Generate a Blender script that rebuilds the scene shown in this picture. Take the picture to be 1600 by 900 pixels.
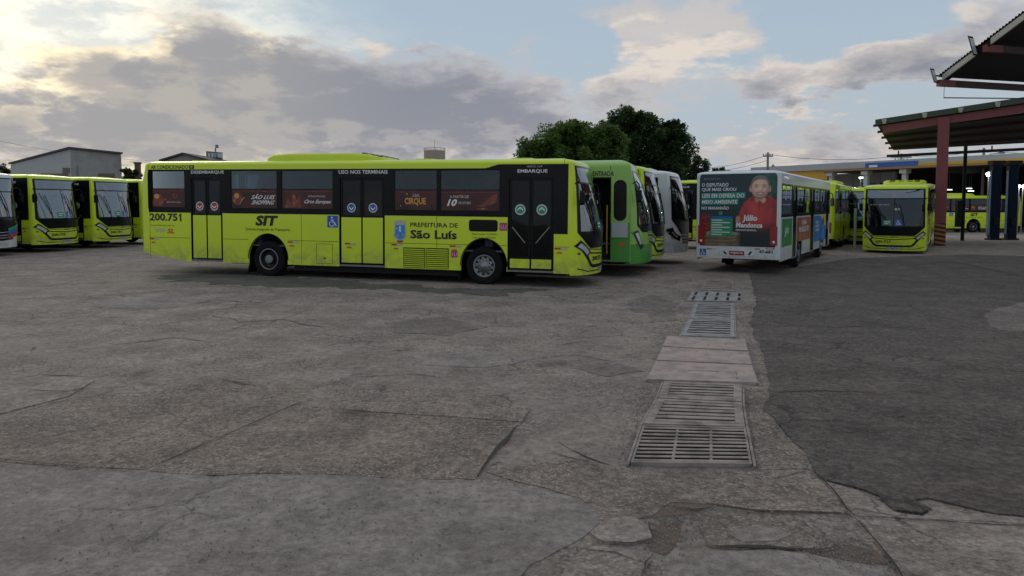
import bpy, math, random
from mathutils import Vector, noise as mnoise
R = math.radians
S = bpy.context.scene
COL = S.collection
for o in list(bpy.data.objects):
    bpy.data.objects.remove(o)

# ------------------------------------------------------------------ camera
FPX, CAMH, PITCH = 1150.0, 2.05, R(3.5)
CY = 320 + FPX * math.tan(PITCH)            # image row of the optical axis (1600 x 900 frame)
cd = bpy.data.cameras.new('camera')
cam = bpy.data.objects.new('camera', cd)
COL.objects.link(cam)
cam.location = (0, 0, CAMH)
cam.rotation_euler = (R(90) - PITCH, 0, 0)
cd.sensor_width = 36
cd.lens = 36 * FPX / 1600
cd.shift_y = -(450 - CY) / 1600
cd.clip_end = 3000
S.camera = cam
S.view_settings.view_transform = 'Standard'
S.view_settings.look = 'None'
S.view_settings.exposure = 0.0
S.view_settings.gamma = 1

# ------------------------------------------------------------------ sky and sun
SUN_AZ, SUN_EL = R(-35), R(13)              # bearing from +Y (towards +X), elevation
W = bpy.data.worlds.new("World")
S.world = W
W.use_nodes = True
nt = W.node_tree
nt.nodes.clear()


class NG:
    """small helper to write node maths"""
    def __init__(s, nt): s.nt = nt
    def _set(s, sock, v):
        if hasattr(v, 'is_output'): s.nt.links.new(v, sock)
        else: sock.default_value = v
    def m(s, op, a, b=None, c=None, clamp=False):
        n = s.nt.nodes.new('ShaderNodeMath'); n.operation = op; n.use_clamp = clamp
        s._set(n.inputs[0], a)
        if b is not None: s._set(n.inputs[1], b)
        if c is not None: s._set(n.inputs[2], c)
        return n.outputs[0]
    def add(s, a, b): return s.m('ADD', a, b)
    def sub(s, a, b): return s.m('SUBTRACT', a, b)
    def mul(s, a, b): return s.m('MULTIPLY', a, b)
    def smooth(s, x, lo, hi):
        n = s.nt.nodes.new('ShaderNodeMapRange'); n.interpolation_type = 'SMOOTHSTEP'
        s._set(n.inputs[0], x); n.inputs[1].default_value = lo; n.inputs[2].default_value = hi
        return n.outputs[0]
    def xyz(s, x, y, z):
        n = s.nt.nodes.new('ShaderNodeCombineXYZ')
        for i, v in enumerate((x, y, z)): s._set(n.inputs[i], v)
        return n.outputs[0]
    def noise(s, vec, scale, detail=6, rough=.55, dist=0.0, col=False):
        n = s.nt.nodes.new('ShaderNodeTexNoise')
        s._set(n.inputs['Vector'], vec); n.inputs['Scale'].default_value = scale
        n.inputs['Detail'].default_value = detail; n.inputs['Roughness'].default_value = rough
        n.inputs['Distortion'].default_value = dist
        return n.outputs['Color' if col else 'Fac']
    def voro(s, vec, scale, feat='F1'):
        n = s.nt.nodes.new('ShaderNodeTexVoronoi'); n.feature = feat
        s._set(n.inputs['Vector'], vec); n.inputs['Scale'].default_value = scale
        return n.outputs['Distance'], (n.outputs['Color'] if feat == 'F1' else None)
    def mix(s, f, a, b, mode='MIX'):
        n = s.nt.nodes.new('ShaderNodeMix'); n.data_type = 'RGBA'; n.blend_type = mode
        s._set(n.inputs[0], f)
        for sock, v in ((n.inputs[6], a), (n.inputs[7], b)):
            if hasattr(v, 'is_output'): s.nt.links.new(v, sock)
            else: sock.default_value = (*v[:3], 1)
        return n.outputs[2]


def sr(r, g, b):
    f = lambda c: ((c / 255 + .055) / 1.055) ** 2.4 if c > 10 else c / 255 / 12.92
    return (f(r), f(g), f(b))


g = NG(nt)
tc = nt.nodes.new('ShaderNodeTexCoord')
sep = nt.nodes.new('ShaderNodeSeparateXYZ')
nt.links.new(tc.outputs['Generated'], sep.inputs[0])
DX, DY, DZ = sep.outputs
az = g.m('ARCTAN2', DX, DY)
el = g.m('ARCSINE', DZ)
# cloud texture space: clouds get flatter and denser towards the horizon
kz = g.add(g.m('ABSOLUTE', DZ), .32)
cvec = g.xyz(g.m('DIVIDE', DX, kz), g.m('DIVIDE', DY, kz), g.mul(DZ, 2.4))
lightoff = nt.nodes.new('ShaderNodeVectorMath'); lightoff.operation = 'ADD'
nt.links.new(cvec, lightoff.inputs[0]); lightoff.inputs[1].default_value = (-.07, .03, .12)
warp = g.noise(cvec, 2.6, 5, .6)
warp2 = g.noise(lightoff.outputs[0], 1.0, 3, .5)
n1 = g.noise(cvec, 2.7, 9, .58, .15)
n1b = g.noise(lightoff.outputs[0], 2.7, 7, .58, .15)
n2 = g.noise(cvec, 8.0, 7, .6)
waz = g.add(az, g.mul(g.sub(warp, .5), .30))
wel = g.add(el, g.mul(g.sub(n2, .5), .10))


def pxdir(px, py):
    a = px - 800; b = CY - py
    v = Vector((a, FPX * math.cos(PITCH) + b * math.sin(PITCH), -FPX * math.sin(PITCH) + b * math.cos(PITCH))).normalized()
    return math.atan2(v.x, v.y), math.asin(v.z)


def blob(px, py, wx, wy, amp):
    a0, e0 = pxdir(px, py)
    sa, se = wx / 1250, wy / 1250
    da = g.mul(g.sub(waz, a0), 1 / sa); de = g.mul(g.sub(wel, e0), 1 / se)
    r2 = g.add(g.mul(da, da), g.mul(de, de))
    return g.mul(g.m('POWER', 2.71828, g.mul(r2, -1.0)), amp)


# where the cloud masses of this evening stand (bearing / elevation on the sky)
blobs = [(520, 165, 260, 80, .42), (330, 195, 280, 75, .30), (700, 130, 60, 30, .14), (60, 215, 230, 60, .26), (760, 195, 170, 60, .26), (300, 60, 110, 90, .25),
         (1075, 45, 130, 42, .44), (1185, 135, 95, 38, .36), (985, 140, 80, 40, .30), (1340, 115, 60, 38, .20), (1500, 70, 150, 70, .30),
         (1180, 235, 160, 24, .26), (1350, 225, 90, 30, .26), (810, 75, 60, 45, .18), (90, 85, 110, 70, -.08), (210, 110, 70, 60, .18), (40, 150, 60, 30, .10), (330, 60, 90, 60, .10),
         (620, 25, 240, 36, -.30), (900, 90, 60, 36, -.16), (1330, 35, 110, 55, -.28), (700, 90, 60, 30, .12), (830, 135, 50, 26, .14), (470, 75, 60, 26, .10), (1240, 200, 120, 30, -.08), (1390, 165, 60, 26, -.12)]
dens = g.add(g.mul(g.sub(n1, .5), .85), .49)
for b in blobs:
    dens = g.add(dens, blob(*b))
dens = g.add(g.add(dens, g.mul(g.sub(n2, .5), .30)), g.mul(g.smooth(el, .38, .75), .10))  # last term: extra cloud added overhead, out of view, for greyer light
cloud = g.smooth(dens, .52, .70)
thin = g.add(g.add(blob(1060, 50, 190, 60, .26), blob(1190, 238, 200, 30, .14)), blob(1000, 150, 60, 40, .10))   # sunlit cumulus is thinner
thick = g.smooth(g.sub(dens, thin), .57, .86)
lit = g.smooth(g.sub(n1, n1b), -.03, .10)
# clear sky: Nishita, low sun, plus its pale horizon
sky = nt.nodes.new('ShaderNodeTexSky'); sky.sky_type = 'NISHITA'; sky.sun_disc = False
sky.sun_elevation = SUN_EL; sky.sun_rotation = SUN_AZ; sky.air_density = 1.0; sky.dust_density = 1.2; sky.ozone_density = 2.0
nish = g.mix(1.0, sky.outputs[0], (.055, .055, .055), 'MULTIPLY')
paleblue = g.mix(g.smooth(el, .0, .30), sr(186, 196, 203), sr(172, 191, 208))
base = g.mix(.94, nish, paleblue)
# angle from the hidden sun
sd = Vector((math.sin(R(-33)) * math.cos(R(12)), math.cos(R(-33)) * math.cos(R(12)), math.sin(R(12))))
dot = g.add(g.add(g.mul(DX, sd.x), g.mul(DY, sd.y)), g.mul(DZ, sd.z))
glow_w = g.smooth(dot, .90, 1.0)
glow_n = g.m('POWER', g.smooth(g.add(dot, g.mul(g.sub(n1, .5), .10)), .90, 1.0), 1.6)
shade = g.mix(thick, sr(190, 189, 192), sr(138, 141, 152))
litc = g.mix(glow_w, sr(228, 217, 206), sr(240, 224, 194))
ccol = g.mix(g.m('ADD', g.mul(lit, g.sub(.92, g.mul(thick, .66))), g.mul(thin, 1.3), clamp=True), shade, litc)
ccol = g.mix(g.mul(glow_w, .30), ccol, sr(205, 196, 180))
col = g.mix(g.mul(cloud, .95), base, ccol)
col = g.mix(g.mul(g.sub(1.0, g.smooth(el, .0, .16)), .35), col, sr(176, 172, 172))
gl = g.mix(1.0, g.mix(glow_n, (0, 0, 0), (.62, .50, .27)), (1, 1, 1), 'MULTIPLY')
glmask = g.mul(g.smooth(g.add(g.sub(1.15, dens), g.mul(lit, .2)), .34, .66), g.add(.45, g.mul(g.smooth(n2, .36, .62), .65)))
col = g.mix(g.mul(glmask, 1.0), col, g.mix(1.0, col, gl, 'ADD'))
bg = nt.nodes.new('ShaderNodeBackground')
nt.links.new(col, bg.inputs[0])
bg.inputs[1].default_value = 1.0
wo = nt.nodes.new('ShaderNodeOutputWorld')
nt.links.new(bg.outputs[0], wo.inputs[0])

sl = bpy.data.lights.new('sun', 'SUN')
sl.energy = 0.5; sl.angle = R(25); sl.color = (1, .88, .70)
so = bpy.data.objects.new('sun', sl); COL.objects.link(so)
d = Vector((-math.sin(SUN_AZ) * math.cos(R(20)), -math.cos(SUN_AZ) * math.cos(R(20)), -math.sin(R(20))))
so.rotation_euler = d.to_track_quat('-Z', 'Y').to_euler()


# ------------------------------------------------------------------ pixel -> place helpers (measured on the photograph)
def ray(px, py):
    a = px - 800; b = CY - py
    return (a, FPX * math.cos(PITCH) + b * math.sin(PITCH), -FPX * math.sin(PITCH) + b * math.cos(PITCH))
def sstep(x, a, b):
    t = max(0, min(1, (x - a) / (b - a))); return t * t * (3 - 2 * t)
def G(x, y):
    """height of the yard: falls gently to the right"""
    w = sstep(y, 9, 17)
    return w * (.06 - .17 * sstep(x, -9, 12)) - .28 * sstep(x, 6, 28) * sstep(y, 30, 62)
def gp(px, py, z=None):
    r = ray(px, py); h = 0 if z is None else z
    for _ in range(6):
        t = (h - CAMH) / r[2]
        if z is None: h = G(r[0] * t, r[1] * t)
    return Vector((r[0] * t, r[1] * t, h))
def at(px, py, Y):
    r = ray(px, py); t = Y / r[1]
    return Vector((r[0] * t, Y, CAMH + r[2] * t))


# ------------------------------------------------------------------ materials
MATS = {}
def pmat(name, col, rough=.6, metal=0.0, var=.12, scale=3.0, bump=0.0, bscale=40.0, coat=0.0, emit=None, spec=None, col2=None, thr=(.4, .65), dust=0):
    if name in MATS: return MATS[name]
    m = bpy.data.materials.new(name); m.use_nodes = True
    t = m.node_tree; q = NG(t); p = t.nodes['Principled BSDF']
    c = t.nodes.new('ShaderNodeTexCoord').outputs['Object']
    n = q.noise(c, scale, 5, .6)
    lo = tuple(v * (1 - var) for v in col); hi = tuple(min(1, v * (1 + var)) for v in col)
    cc = q.mix(n, lo, hi)
    if col2: cc = q.mix(q.smooth(q.noise(c, scale * .7 + .1, 7, .6), *thr), cc, col2)
    if dust:
        sp_ = t.nodes.new('ShaderNodeSeparateXYZ'); t.links.new(c, sp_.inputs[0])
        blot = q.noise(c, 2.2, 8, .7, .8); low_ = q.sub(1.0, q.smooth(sp_.outputs[2], .38, 1.15))
        cc = q.mix(q.mul(q.mul(q.smooth(blot, .34, .68), low_), dust), cc, (.20, .165, .12))
        cc = q.mix(q.mul(q.smooth(q.noise(c, .9, 8, .7), .50, .75), dust * .22), cc, (.28, .25, .19))
    t.links.new(cc, p.inputs['Base Color'])
    p.inputs['Metallic'].default_value = metal
    t.links.new(q.add(q.mul(q.noise(c, scale * 3, 4, .6), .16), rough - .08), p.inputs['Roughness'])
    if coat: p.inputs['Coat Weight'].default_value = coat; p.inputs['Coat Roughness'].default_value = .06
    if spec is not None: p.inputs['Specular IOR Level'].default_value = spec
    if bump:
        b = t.nodes.new('ShaderNodeBump'); b.inputs['Strength'].default_value = bump; b.inputs['Distance'].default_value = .02
        t.links.new(q.noise(c, bscale, 4, .6), b.inputs['Height']); t.links.new(b.outputs[0], p.inputs['Normal'])
    if emit:
        p.inputs['Emission Color'].default_value = (*col, 1); p.inputs['Emission Strength'].default_value = emit
    MATS[name] = m
    return m
def glassmat(name, tint, refl, gcol=(.9, .95, 1.0)):
    if name in MATS: return MATS[name]
    m = bpy.data.materials.new(name); m.use_nodes = True
    t = m.node_tree; t.nodes.clear(); q = NG(t)
    tr = t.nodes.new('ShaderNodeBsdfTransparent'); tr.inputs[0].default_value = (*tint, 1)
    gl = t.nodes.new('ShaderNodeBsdfGlossy'); gl.inputs[0].default_value = (*gcol, 1); gl.inputs['Roughness'].default_value = .03
    c = t.nodes.new('ShaderNodeTexCoord').outputs['Object']
    b = t.nodes.new('ShaderNodeBump'); b.inputs['Strength'].default_value = .25; b.inputs['Distance'].default_value = .02
    t.links.new(q.noise(c, 1.3, 2, .5), b.inputs['Height']); t.links.new(b.outputs[0], gl.inputs['Normal'])
    fr = t.nodes.new('ShaderNodeFresnel'); fr.inputs[0].default_value = 1.5
    mx = t.nodes.new('ShaderNodeMixShader')
    t.links.new(q.m('ADD', fr.outputs[0], refl, clamp=True), mx.inputs[0])
    t.links.new(tr.outputs[0], mx.inputs[1]); t.links.new(gl.outputs[0], mx.inputs[2])
    o = t.nodes.new('ShaderNodeOutputMaterial'); t.links.new(mx.outputs[0], o.inputs[0])
    MATS[name] = m
    return m

lime = pmat('lime_paint', (.63, .77, .018), .32, var=.05, scale=1.6, coat=.35, dust=.6, bump=.10, bscale=1.4)
lime2 = pmat('lime_plastic', (.55, .66, .02), .45, var=.10, scale=4)
black = pmat('black_gloss', (.006, .0065, .008), .22, var=.2, spec=.18)
blackm = pmat('black_matte', (.009, .009, .010), .7, var=.3, spec=.25)
rubber = pmat('tyre_rubber', (.009, .009, .0095), .9, spec=.2, var=.35, scale=9, bump=.3)
under = pmat('chassis_grime', (.012, .011, .010), .9, var=.4)
silver = pmat('rim_silver', (.26, .265, .27), .5, .5, var=.4, scale=12)
steel = pmat('dull_steel', (.22, .21, .20), .5, .6, var=.3, scale=8)
darkrim = pmat('rim_dark', (.035, .035, .038), .5, .4, var=.4, scale=10)
white = pmat('white_paint', (.68, .70, .71), .34, var=.06, scale=2, coat=.3, dust=.5)
greypan = pmat('grey_panel', (.42, .44, .46), .4, var=.08)
glass = glassmat('side_glass', (.36, .46, .54), .012, (.8, .93, 1.0))
wglass = glassmat('windscreen_glass', (.45, .50, .53), .20)
dglass = glassmat('dark_glass', (.26, .29, .33), -.015)
signglass = glassmat('sign_glass', (.10, .11, .12), .18)
ink = pmat('print_black', (.012, .012, .012), .5, var=.05)
wink = pmat('print_white', (.75, .75, .75), .45, var=.05)
red = pmat('print_red', (.42, .03, .03), .45)
orange = pmat('print_orange', (.55, .12, .02), .45)
blue = pmat('print_blue', (.02, .10, .42), .45)
skyblue = pmat('print_light_blue', (.05, .25, .62), .45)
green = pmat('print_green', (.02, .26, .12), .45)
yellowp = pmat('print_yellow', (.65, .45, .05), .45)
goldp = pmat('print_gold', (.62, .30, .07), .45)
pink = pmat('print_magenta', (.45, .02, .14), .45)
silverp = pmat('print_silver', (.45, .45, .45), .45)
circus = pmat('circus_print', (.075, .014, .013), .4, var=.6, scale=2.2, col2=(.014, .008, .008), thr=(.45, .7))
circus2 = pmat('circus_print_light', (.20, .045, .033), .4, var=.6, scale=9, col2=(.36, .18, .12), thr=(.56, .66))
seatm = pmat('seat_fabric', (.05, .06, .09), .8)
floorm = pmat('bus_floor', (.10, .10, .10), .8)
lining = pmat('bus_lining', (.12, .125, .13), .7)
handy = pmat('handrail_yellow', (.60, .42, .02), .4)
lampw = pmat('headlight_lens', (.55, .58, .60), .15, .3, coat=.5)
tailred = pmat('tail_lamp_red', (.28, .01, .015), .25, coat=.5)


# ------------------------------------------------------------------ mesh helpers
class MB:
    def __init__(s): s.v = []; s.f = []; s.m = []
    def poly(s, pts, mi=0):
        n = len(s.v); s.v += [tuple(p) for p in pts]; s.f.append(tuple(range(n, n + len(pts)))); s.m.append(mi)
    def grid(s, rows, mi=0, closed=False):
        n = len(s.v); w = len(rows[0])
        for r in rows: s.v += [tuple(p) for p in r]
        for i in range(len(rows) - 1):
            for j in range(w if closed else w - 1):
                k = (j + 1) % w
                s.f.append((n + i * w + j, n + i * w + k, n + (i + 1) * w + k, n + (i + 1) * w + j)); s.m.append(mi)
    def prism(s, a, b, mi=0):
        """two matching polygons joined to a solid"""
        n = len(s.v); k = len(a); s.v += [tuple(p) for p in a] + [tuple(p) for p in b]
        s.f.append(tuple(range(n, n + k))); s.f.append(tuple(range(n + 2 * k - 1, n + k - 1, -1)))
        for i in range(k):
            j = (i + 1) % k; s.f.append((n + i, n + k + i, n + k + j, n + j))
        s.m += [mi] * (k + 2)
    def box(s, x0, x1, y0, y1, z0, z1, mi=0):
        s.prism([(x0, y0, z0), (x0, y1, z0), (x1, y1, z0), (x1, y0, z0)], [(x0, y0, z1), (x0, y1, z1), (x1, y1, z1), (x1, y0, z1)], mi)
    def obox(s, c, ux, uy, hx, hy, z0, z1, mi=0):
        """box with plan axes ux, uy (2-D unit vectors) round plan centre c"""
        q = [(c[0] + a * hx * ux[0] + b * hy * uy[0], c[1] + a * hx * ux[1] + b * hy * uy[1]) for a, b in ((-1, -1), (1, -1), (1, 1), (-1, 1))]
        s.prism([(x, y, z0) for x, y in q], [(x, y, z1) for x, y in q], mi)
    def tube(s, pts, r, n=8, mi=0, cap=True):
        pts = [Vector(p) for p in pts]; rs = r if isinstance(r, (list, tuple)) else [r] * len(pts)
        rows = []; up = Vector((0, 0, 1))
        for i, p in enumerate(pts):
            t = (pts[min(i + 1, len(pts) - 1)] - pts[max(i - 1, 0)]).normalized()
            a = t.cross(up)
            if a.length < .05: a = t.cross(Vector((1, 0, 0)))
            a.normalize(); b = t.cross(a)
            rows.append([p + (a * math.cos(2 * math.pi * k / n) + b * math.sin(2 * math.pi * k / n)) * rs[i] for k in range(n)])
        s.grid(rows, mi, True)
        if cap: s.poly(rows[0][::-1], mi); s.poly(rows[-1], mi)
    def lathe(s, prof, c, axis='y', n=24, mi=0, sgn=1):
        """profile of (radius, offset) turned round an axis through c"""
        rows = []
        for r, o in prof:
            row = []
            for k in range(n):
                a = 2 * math.pi * k / n
                if axis == 'y': row.append((c[0] + r * math.cos(a), c[1] + sgn * o, c[2] + r * math.sin(a)))
                else: row.append((c[0] + r * math.cos(a), c[1] + r * math.sin(a), c[2] + o))
            rows.append(row)
        s.grid(rows, mi, True)
    def build(s, name, mats, parent=None, smooth=False):
        me = bpy.data.meshes.new(name); me.from_pydata(s.v, [], s.f)
        for m in (mats if isinstance(mats, (list, tuple)) else [mats]): me.materials.append(m)
        me.polygons.foreach_set('material_index', s.m)
        if smooth: me.polygons.foreach_set('use_smooth', [True] * len(s.f))
        me.update()
        o = bpy.data.objects.new(name, me); COL.objects.link(o)
        if parent: o.parent = parent
        return o
def empty(name, loc=(0, 0, 0), rz=0, label=None, cat=None, group=None):
    o = bpy.data.objects.new(name, None); COL.objects.link(o); o.empty_display_size = .3
    o.location = loc; o.rotation_euler = (0, 0, rz)
    tag(o, label, cat, group)
    return o
def tag(o, label=None, cat=None, group=None, kind=None):
    for k, v in (('label', label), ('category', cat), ('group', group), ('kind', kind)):
        if v: o[k] = v
    return o
def copy_tree(o, parent=None, skip=()):
    c = o.copy(); COL.objects.link(c); c.parent = parent
    for ch in o.children:
        if ch.name.split('.')[0] in skip: continue
        copy_tree(ch, c, skip)
    return c
_tc = {}
def text_geo(s, bold=0.0):
    if (s, bold) in _tc: return _tc[(s, bold)]
    c = bpy.data.curves.new('t', 'FONT'); c.body = s; c.size = 1; c.offset = bold; c.resolution_u = 2
    o = bpy.data.objects.new('t', c); COL.objects.link(o)
    dg = bpy.context.evaluated_depsgraph_get()
    me = bpy.data.meshes.new_from_object(o.evaluated_get(dg))
    v = [(p.co.x, p.co.y) for p in me.vertices]; f = [tuple(p.vertices) for p in me.polygons]
    bpy.data.objects.remove(o); bpy.data.curves.remove(c); bpy.data.meshes.remove(me)
    x0 = min(p[0] for p in v); x1 = max(p[0] for p in v); y0 = min(p[1] for p in v); y1 = max(p[1] for p in v)
    v = [((a - x0) / (x1 - x0), (b - y0) / (y1 - y0)) for a, b in v]
    _tc[(s, bold)] = (v, f)
    return v, f
def letters(name, s, mat, parent, mp, u0, u1, v0, v1, bold=.015, shear=0.0, off=.008):
    v, f = text_geo(s, bold); b = MB()
    for a, c in v: b.v.append(tuple(mp(u0 + (u1 - u0) * a + shear * (v1 - v0) * (c - .5) * (1 if u1 > u0 else -1), v0 + (v1 - v0) * c, off)))
    b.f = list(f); b.m = [0] * len(f)
    return b.build(name, mat, parent)
_plain_letters = letters
def letters(name, s, mat, parent, mp, u0, u1, v0, v1, bold=.015, shear=0.0, off=.008):
    # the built-in face has a flagless 1: fleet numbers get a proper one
    if name == 'fleet_number' and s.endswith('1'):
        k = .115 if '.' in s else .14
        w = (u1 - u0) * k
        h = v1 - v0; x1_ = u1 - w * .15; x0_ = x1_ - abs(h) * .22 * (1 if u1 > u0 else -1); d_ = x1_ - x0_
        o = _plain_letters(name, s[:-1], mat, parent, mp, u0, u1 - w * 1.15, v0, v1, bold, shear, off)
        b = MB(); b.poly([mp(x, y, off) for x, y in ((x0_, v0), (x1_, v0), (x1_, v1), (x0_ + d_ * .2, v1), (x0_ - d_ * .7, v0 + h * .74), (x0_ - d_ * .7, v0 + h * .60), (x0_, v0 + h * .74))]); b.build('fleet_digit', mat, parent)
        return o
    return _plain_letters(name, s, mat, parent, mp, u0, u1, v0, v1, bold, shear, off)
def circ(cx, cy, rx, ry=None, n=20, a0=0, a1=360):
    ry = ry or rx
    return [(cx + rx * math.cos(R(a0 + (a1 - a0) * k / n)), cy + ry * math.sin(R(a0 + (a1 - a0) * k / n))) for k in range(n + (0 if a1 - a0 == 360 else 1))]
def rrect(x0, x1, y0, y1, r, n=4):
    p = []
    for cx, cy, a in ((x1 - r, y1 - r, 0), (x0 + r, y1 - r, 90), (x0 + r, y0 + r, 180), (x1 - r, y0 + r, 270)):
        p += [(cx + r * math.cos(R(a + 90 * k / n)), cy + r * math.sin(R(a + 90 * k / n))) for k in range(n + 1)]
    return p
def band(pts, w):
    """outline of a thick polyline"""
    L = []; Rr = []
    for i, p in enumerate(pts):
        a = Vector(pts[max(0, i - 1)]); b = Vector(pts[min(len(pts) - 1, i + 1)]); t = (b - a).normalized(); nrm = Vector((-t.y, t.x))
        L.append(tuple(Vector(p) + nrm * w / 2)); Rr.append(tuple(Vector(p) - nrm * w / 2))
    return L + Rr[::-1]
def decal(name, shapes, parent, mp, off=.006, step=.0016):
    """flat print: list of (outline, material), later ones printed over earlier ones"""
    b = MB(); mats = []
    for i, (pts, m) in enumerate(shapes):
        if m not in mats: mats.append(m)
        b.poly([mp(u, v, off + step * i) for u, v in pts], mats.index(m))
    return b.build(name, mats, parent)
def within(mp, u0, v0, su, sv=None):
    sv = sv or abs(su)
    return lambda u, v, o: mp(u0 + u * su, v0 + v * sv, o)


def wheelchair(parent, mp, u0, v0, s, sx=1):
    q = within(mp, u0, v0, s * sx, s)
    return decal('wheelchair_symbol', [(rrect(0, 1, 0, 1, .06), skyblue if False else blue), (circ(.44, .84, .075), wink),
        (band([(.43, .74), (.45, .47), (.68, .45), (.80, .17), (.88, .19)], .085), wink), (band([(.44, .62), (.62, .60)], .06), wink),
        (band(circ(.44, .32, .22, n=16, a0=125, a1=370), .065), wink)], parent, q)
def arrow_sign(parent, mp, u, v, r, m, up=False):
    q = within(mp, u, v, r); k = 1 if up else -1
    return decal('arrow_sign', [(circ(0, 0, 1, n=24), wink), (circ(0, 0, .82, n=24), m),
        ([(-.55, -.28 * k), (0, .22 * k), (.55, -.28 * k), (.55, .05 * k), (0, .56 * k), (-.55, .05 * k)], wink)], parent, q)


# ------------------------------------------------------------------ bus builder (x forward, rear axle at x = 0, right side at -y)
WB = 1.28
def make_bus(sp):
    """sp: colours and openings of one model of bus. Returns the Empty that parents the parts"""
    root = empty('bus')
    pa = sp['paint']; low = sp.get('paint_low', pa)
    xr, xf = sp['xr'], sp['xf']                      # rear and front ends of the flat sides
    zt, zb, zs = sp.get('zt', 3.13), sp.get('zb', .37), sp.get('sill', 1.765)
    NF = sp.get('nose', [(.3, .58), (1.0, .60), (1.4, .61), (1.9, .52), (2.6, .36), (2.95, .26), (3.13, .17)])
    nexp, rexp, NR = sp.get('nexp', 1.8), sp.get('rexp', 3.5), sp.get('nr', .42)
    H, T = sp.get('roofh', .12), .34
    ax = sp['axles']
    def N(z):
        for (a, p), (b, q) in zip(NF, NF[1:]):
            if z <= b: return p + (q - p) * max(0, (z - a)) / (b - a)
        return NF[-1][1]
    def q(y, n): return 1 - max(0, 1 - min(1, abs(y / WB)) ** n) ** (1 / n)
    def front(y, z, o=0):
        if abs(y) > WB: y = math.copysign(WB, y)
        return Vector((xf + N(z) * (1 - q(y, nexp)) + o, y * (1 + o * .6), z))
    def rear(y, z, o=0):
        if abs(y) > WB: y = math.copysign(WB, y)
        return Vector((xr - NR * (1 - q(y, rexp)) * (1 - sp.get('rtaper', .6) * sstep(z, 2.5, 3.25)) - o, y * (1 + o * .6), z))
    def frontmap(u, v, o): return front(u, v, o)
    def rearmap(u, v, o): return rear(-u, v, o)      # u runs to the right as seen from behind
    def rmap(u, v, o): return Vector((u, -(WB + o), v))
    def lmap(u, v, o): return Vector((u, WB + o, v))
    def span(y0, y1, n=22): return [y0 + (y1 - y0) * (.5 - .5 * math.cos(math.pi * k / n)) for k in range(n + 1)]
    def patch(b, fn, zs_, hw, o=0, mi=0, n=22, y0=None):
        rows = []
        for z in zs_:
            h = hw(z) if callable(hw) else hw
            rows.append([fn(y, z, o) for y in span(-h if y0 is None else (y0(z) if callable(y0) else y0), h, n)])
        b.grid(rows, mi)
    def strip(b, fn, pts, w, o, mi=0):
        P = []
        for (a, c) in zip(pts, pts[1:]):
            k = max(1, int(math.dist(a, c) / .06))
            P += [(a[0] + (c[0] - a[0]) * i / k, a[1] + (c[1] - a[1]) * i / k) for i in range(k)]
        P.append(pts[-1]); rows = []
        for i, p in enumerate(P):
            a = Vector(P[max(0, i - 1)]); c = Vector(P[min(len(P) - 1, i + 1)]); t = (c - a).normalized(); nn = Vector((-t.y, t.x)) * w / 2
            rows.append([fn(p[0] + nn.x * s_, p[1] + nn.y * s_, o) for s_ in (-1, -.33, .33, 1)])
        b.grid(rows, mi)
    sp.update(front=front, rear=rear, frontmap=frontmap, rearmap=rearmap, rmap=rmap, lmap=lmap, strip=strip, patch=patch)
    zz = lambda a, b, k: [a + (b - a) * i / k for i in range(k + 1)]
    # ---- roof
    b = MB(); rings = []
    K = 26
    vv = [math.sin(math.pi / 2 * (-1 + 2 * k / K)) for k in range(K + 1)]
    for k in range(9):
        a = k / 8 * math.pi / 2; t = T * (1 - math.cos(a)); z = zt + H * math.sin(a)
        w = WB - t
        rings.append([(xf + N(zt) * (1 - q(v * WB, nexp)) - t * 1.3, v * w, z) for v in vv] +
                     [(rear(v * WB, zt).x + t * .8, v * w, z) for v in vv[::-1]])
    b.grid(rings, 0, True)
    rt = [(x * 1.0, y * .5, z + .018) for x, y, z in rings[-1]]
    b.grid([rings[-1], rt], 0, True); b.poly(rt)
    roof = b.build('roof', sp.get('paint_roof', pa), root, True)
    # ---- lower side panels, one per stretch between doors
    def zbot(x): return zb + max(0, (sp.get('kick', -2.56) - x)) * sp.get('kickslope', .13)
    def lowpanel(b, sgn, xa, xb, z1, mi=0, z0=None, o0=-.035, o1=0.0):
        zf = (lambda x: z0) if z0 is not None else zbot
        pts = [(xa, z1), (xb, z1), (xb, zf(xb))]
        bt = []
        for a in ax[::-1]:
            rx, rz, zc = .615, .70, .50
            if z0 is not None: break
            if xa < a - rx and a + rx < xb:
                bt += [(a + rx, zbot(a)), (a + rx, zc)] + [(a + rx * math.cos(R(t)), zc + rz * math.sin(R(t))) for t in range(10, 180, 10)] + [(a - rx, zc), (a - rx, zbot(a))]
        if xa < sp.get('kick', -2.56) < xb: bt.append((sp.get('kick', -2.56), zb))
        pts += bt + [(xa, zf(xa))]
        pts = [p for i, p in enumerate(pts) if i == 0 or p != pts[i - 1]]
        b.prism([(x, sgn * (WB + o0), z) for x, z in pts], [(x, sgn * (WB + o1), z) for x, z in pts], mi)
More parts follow.
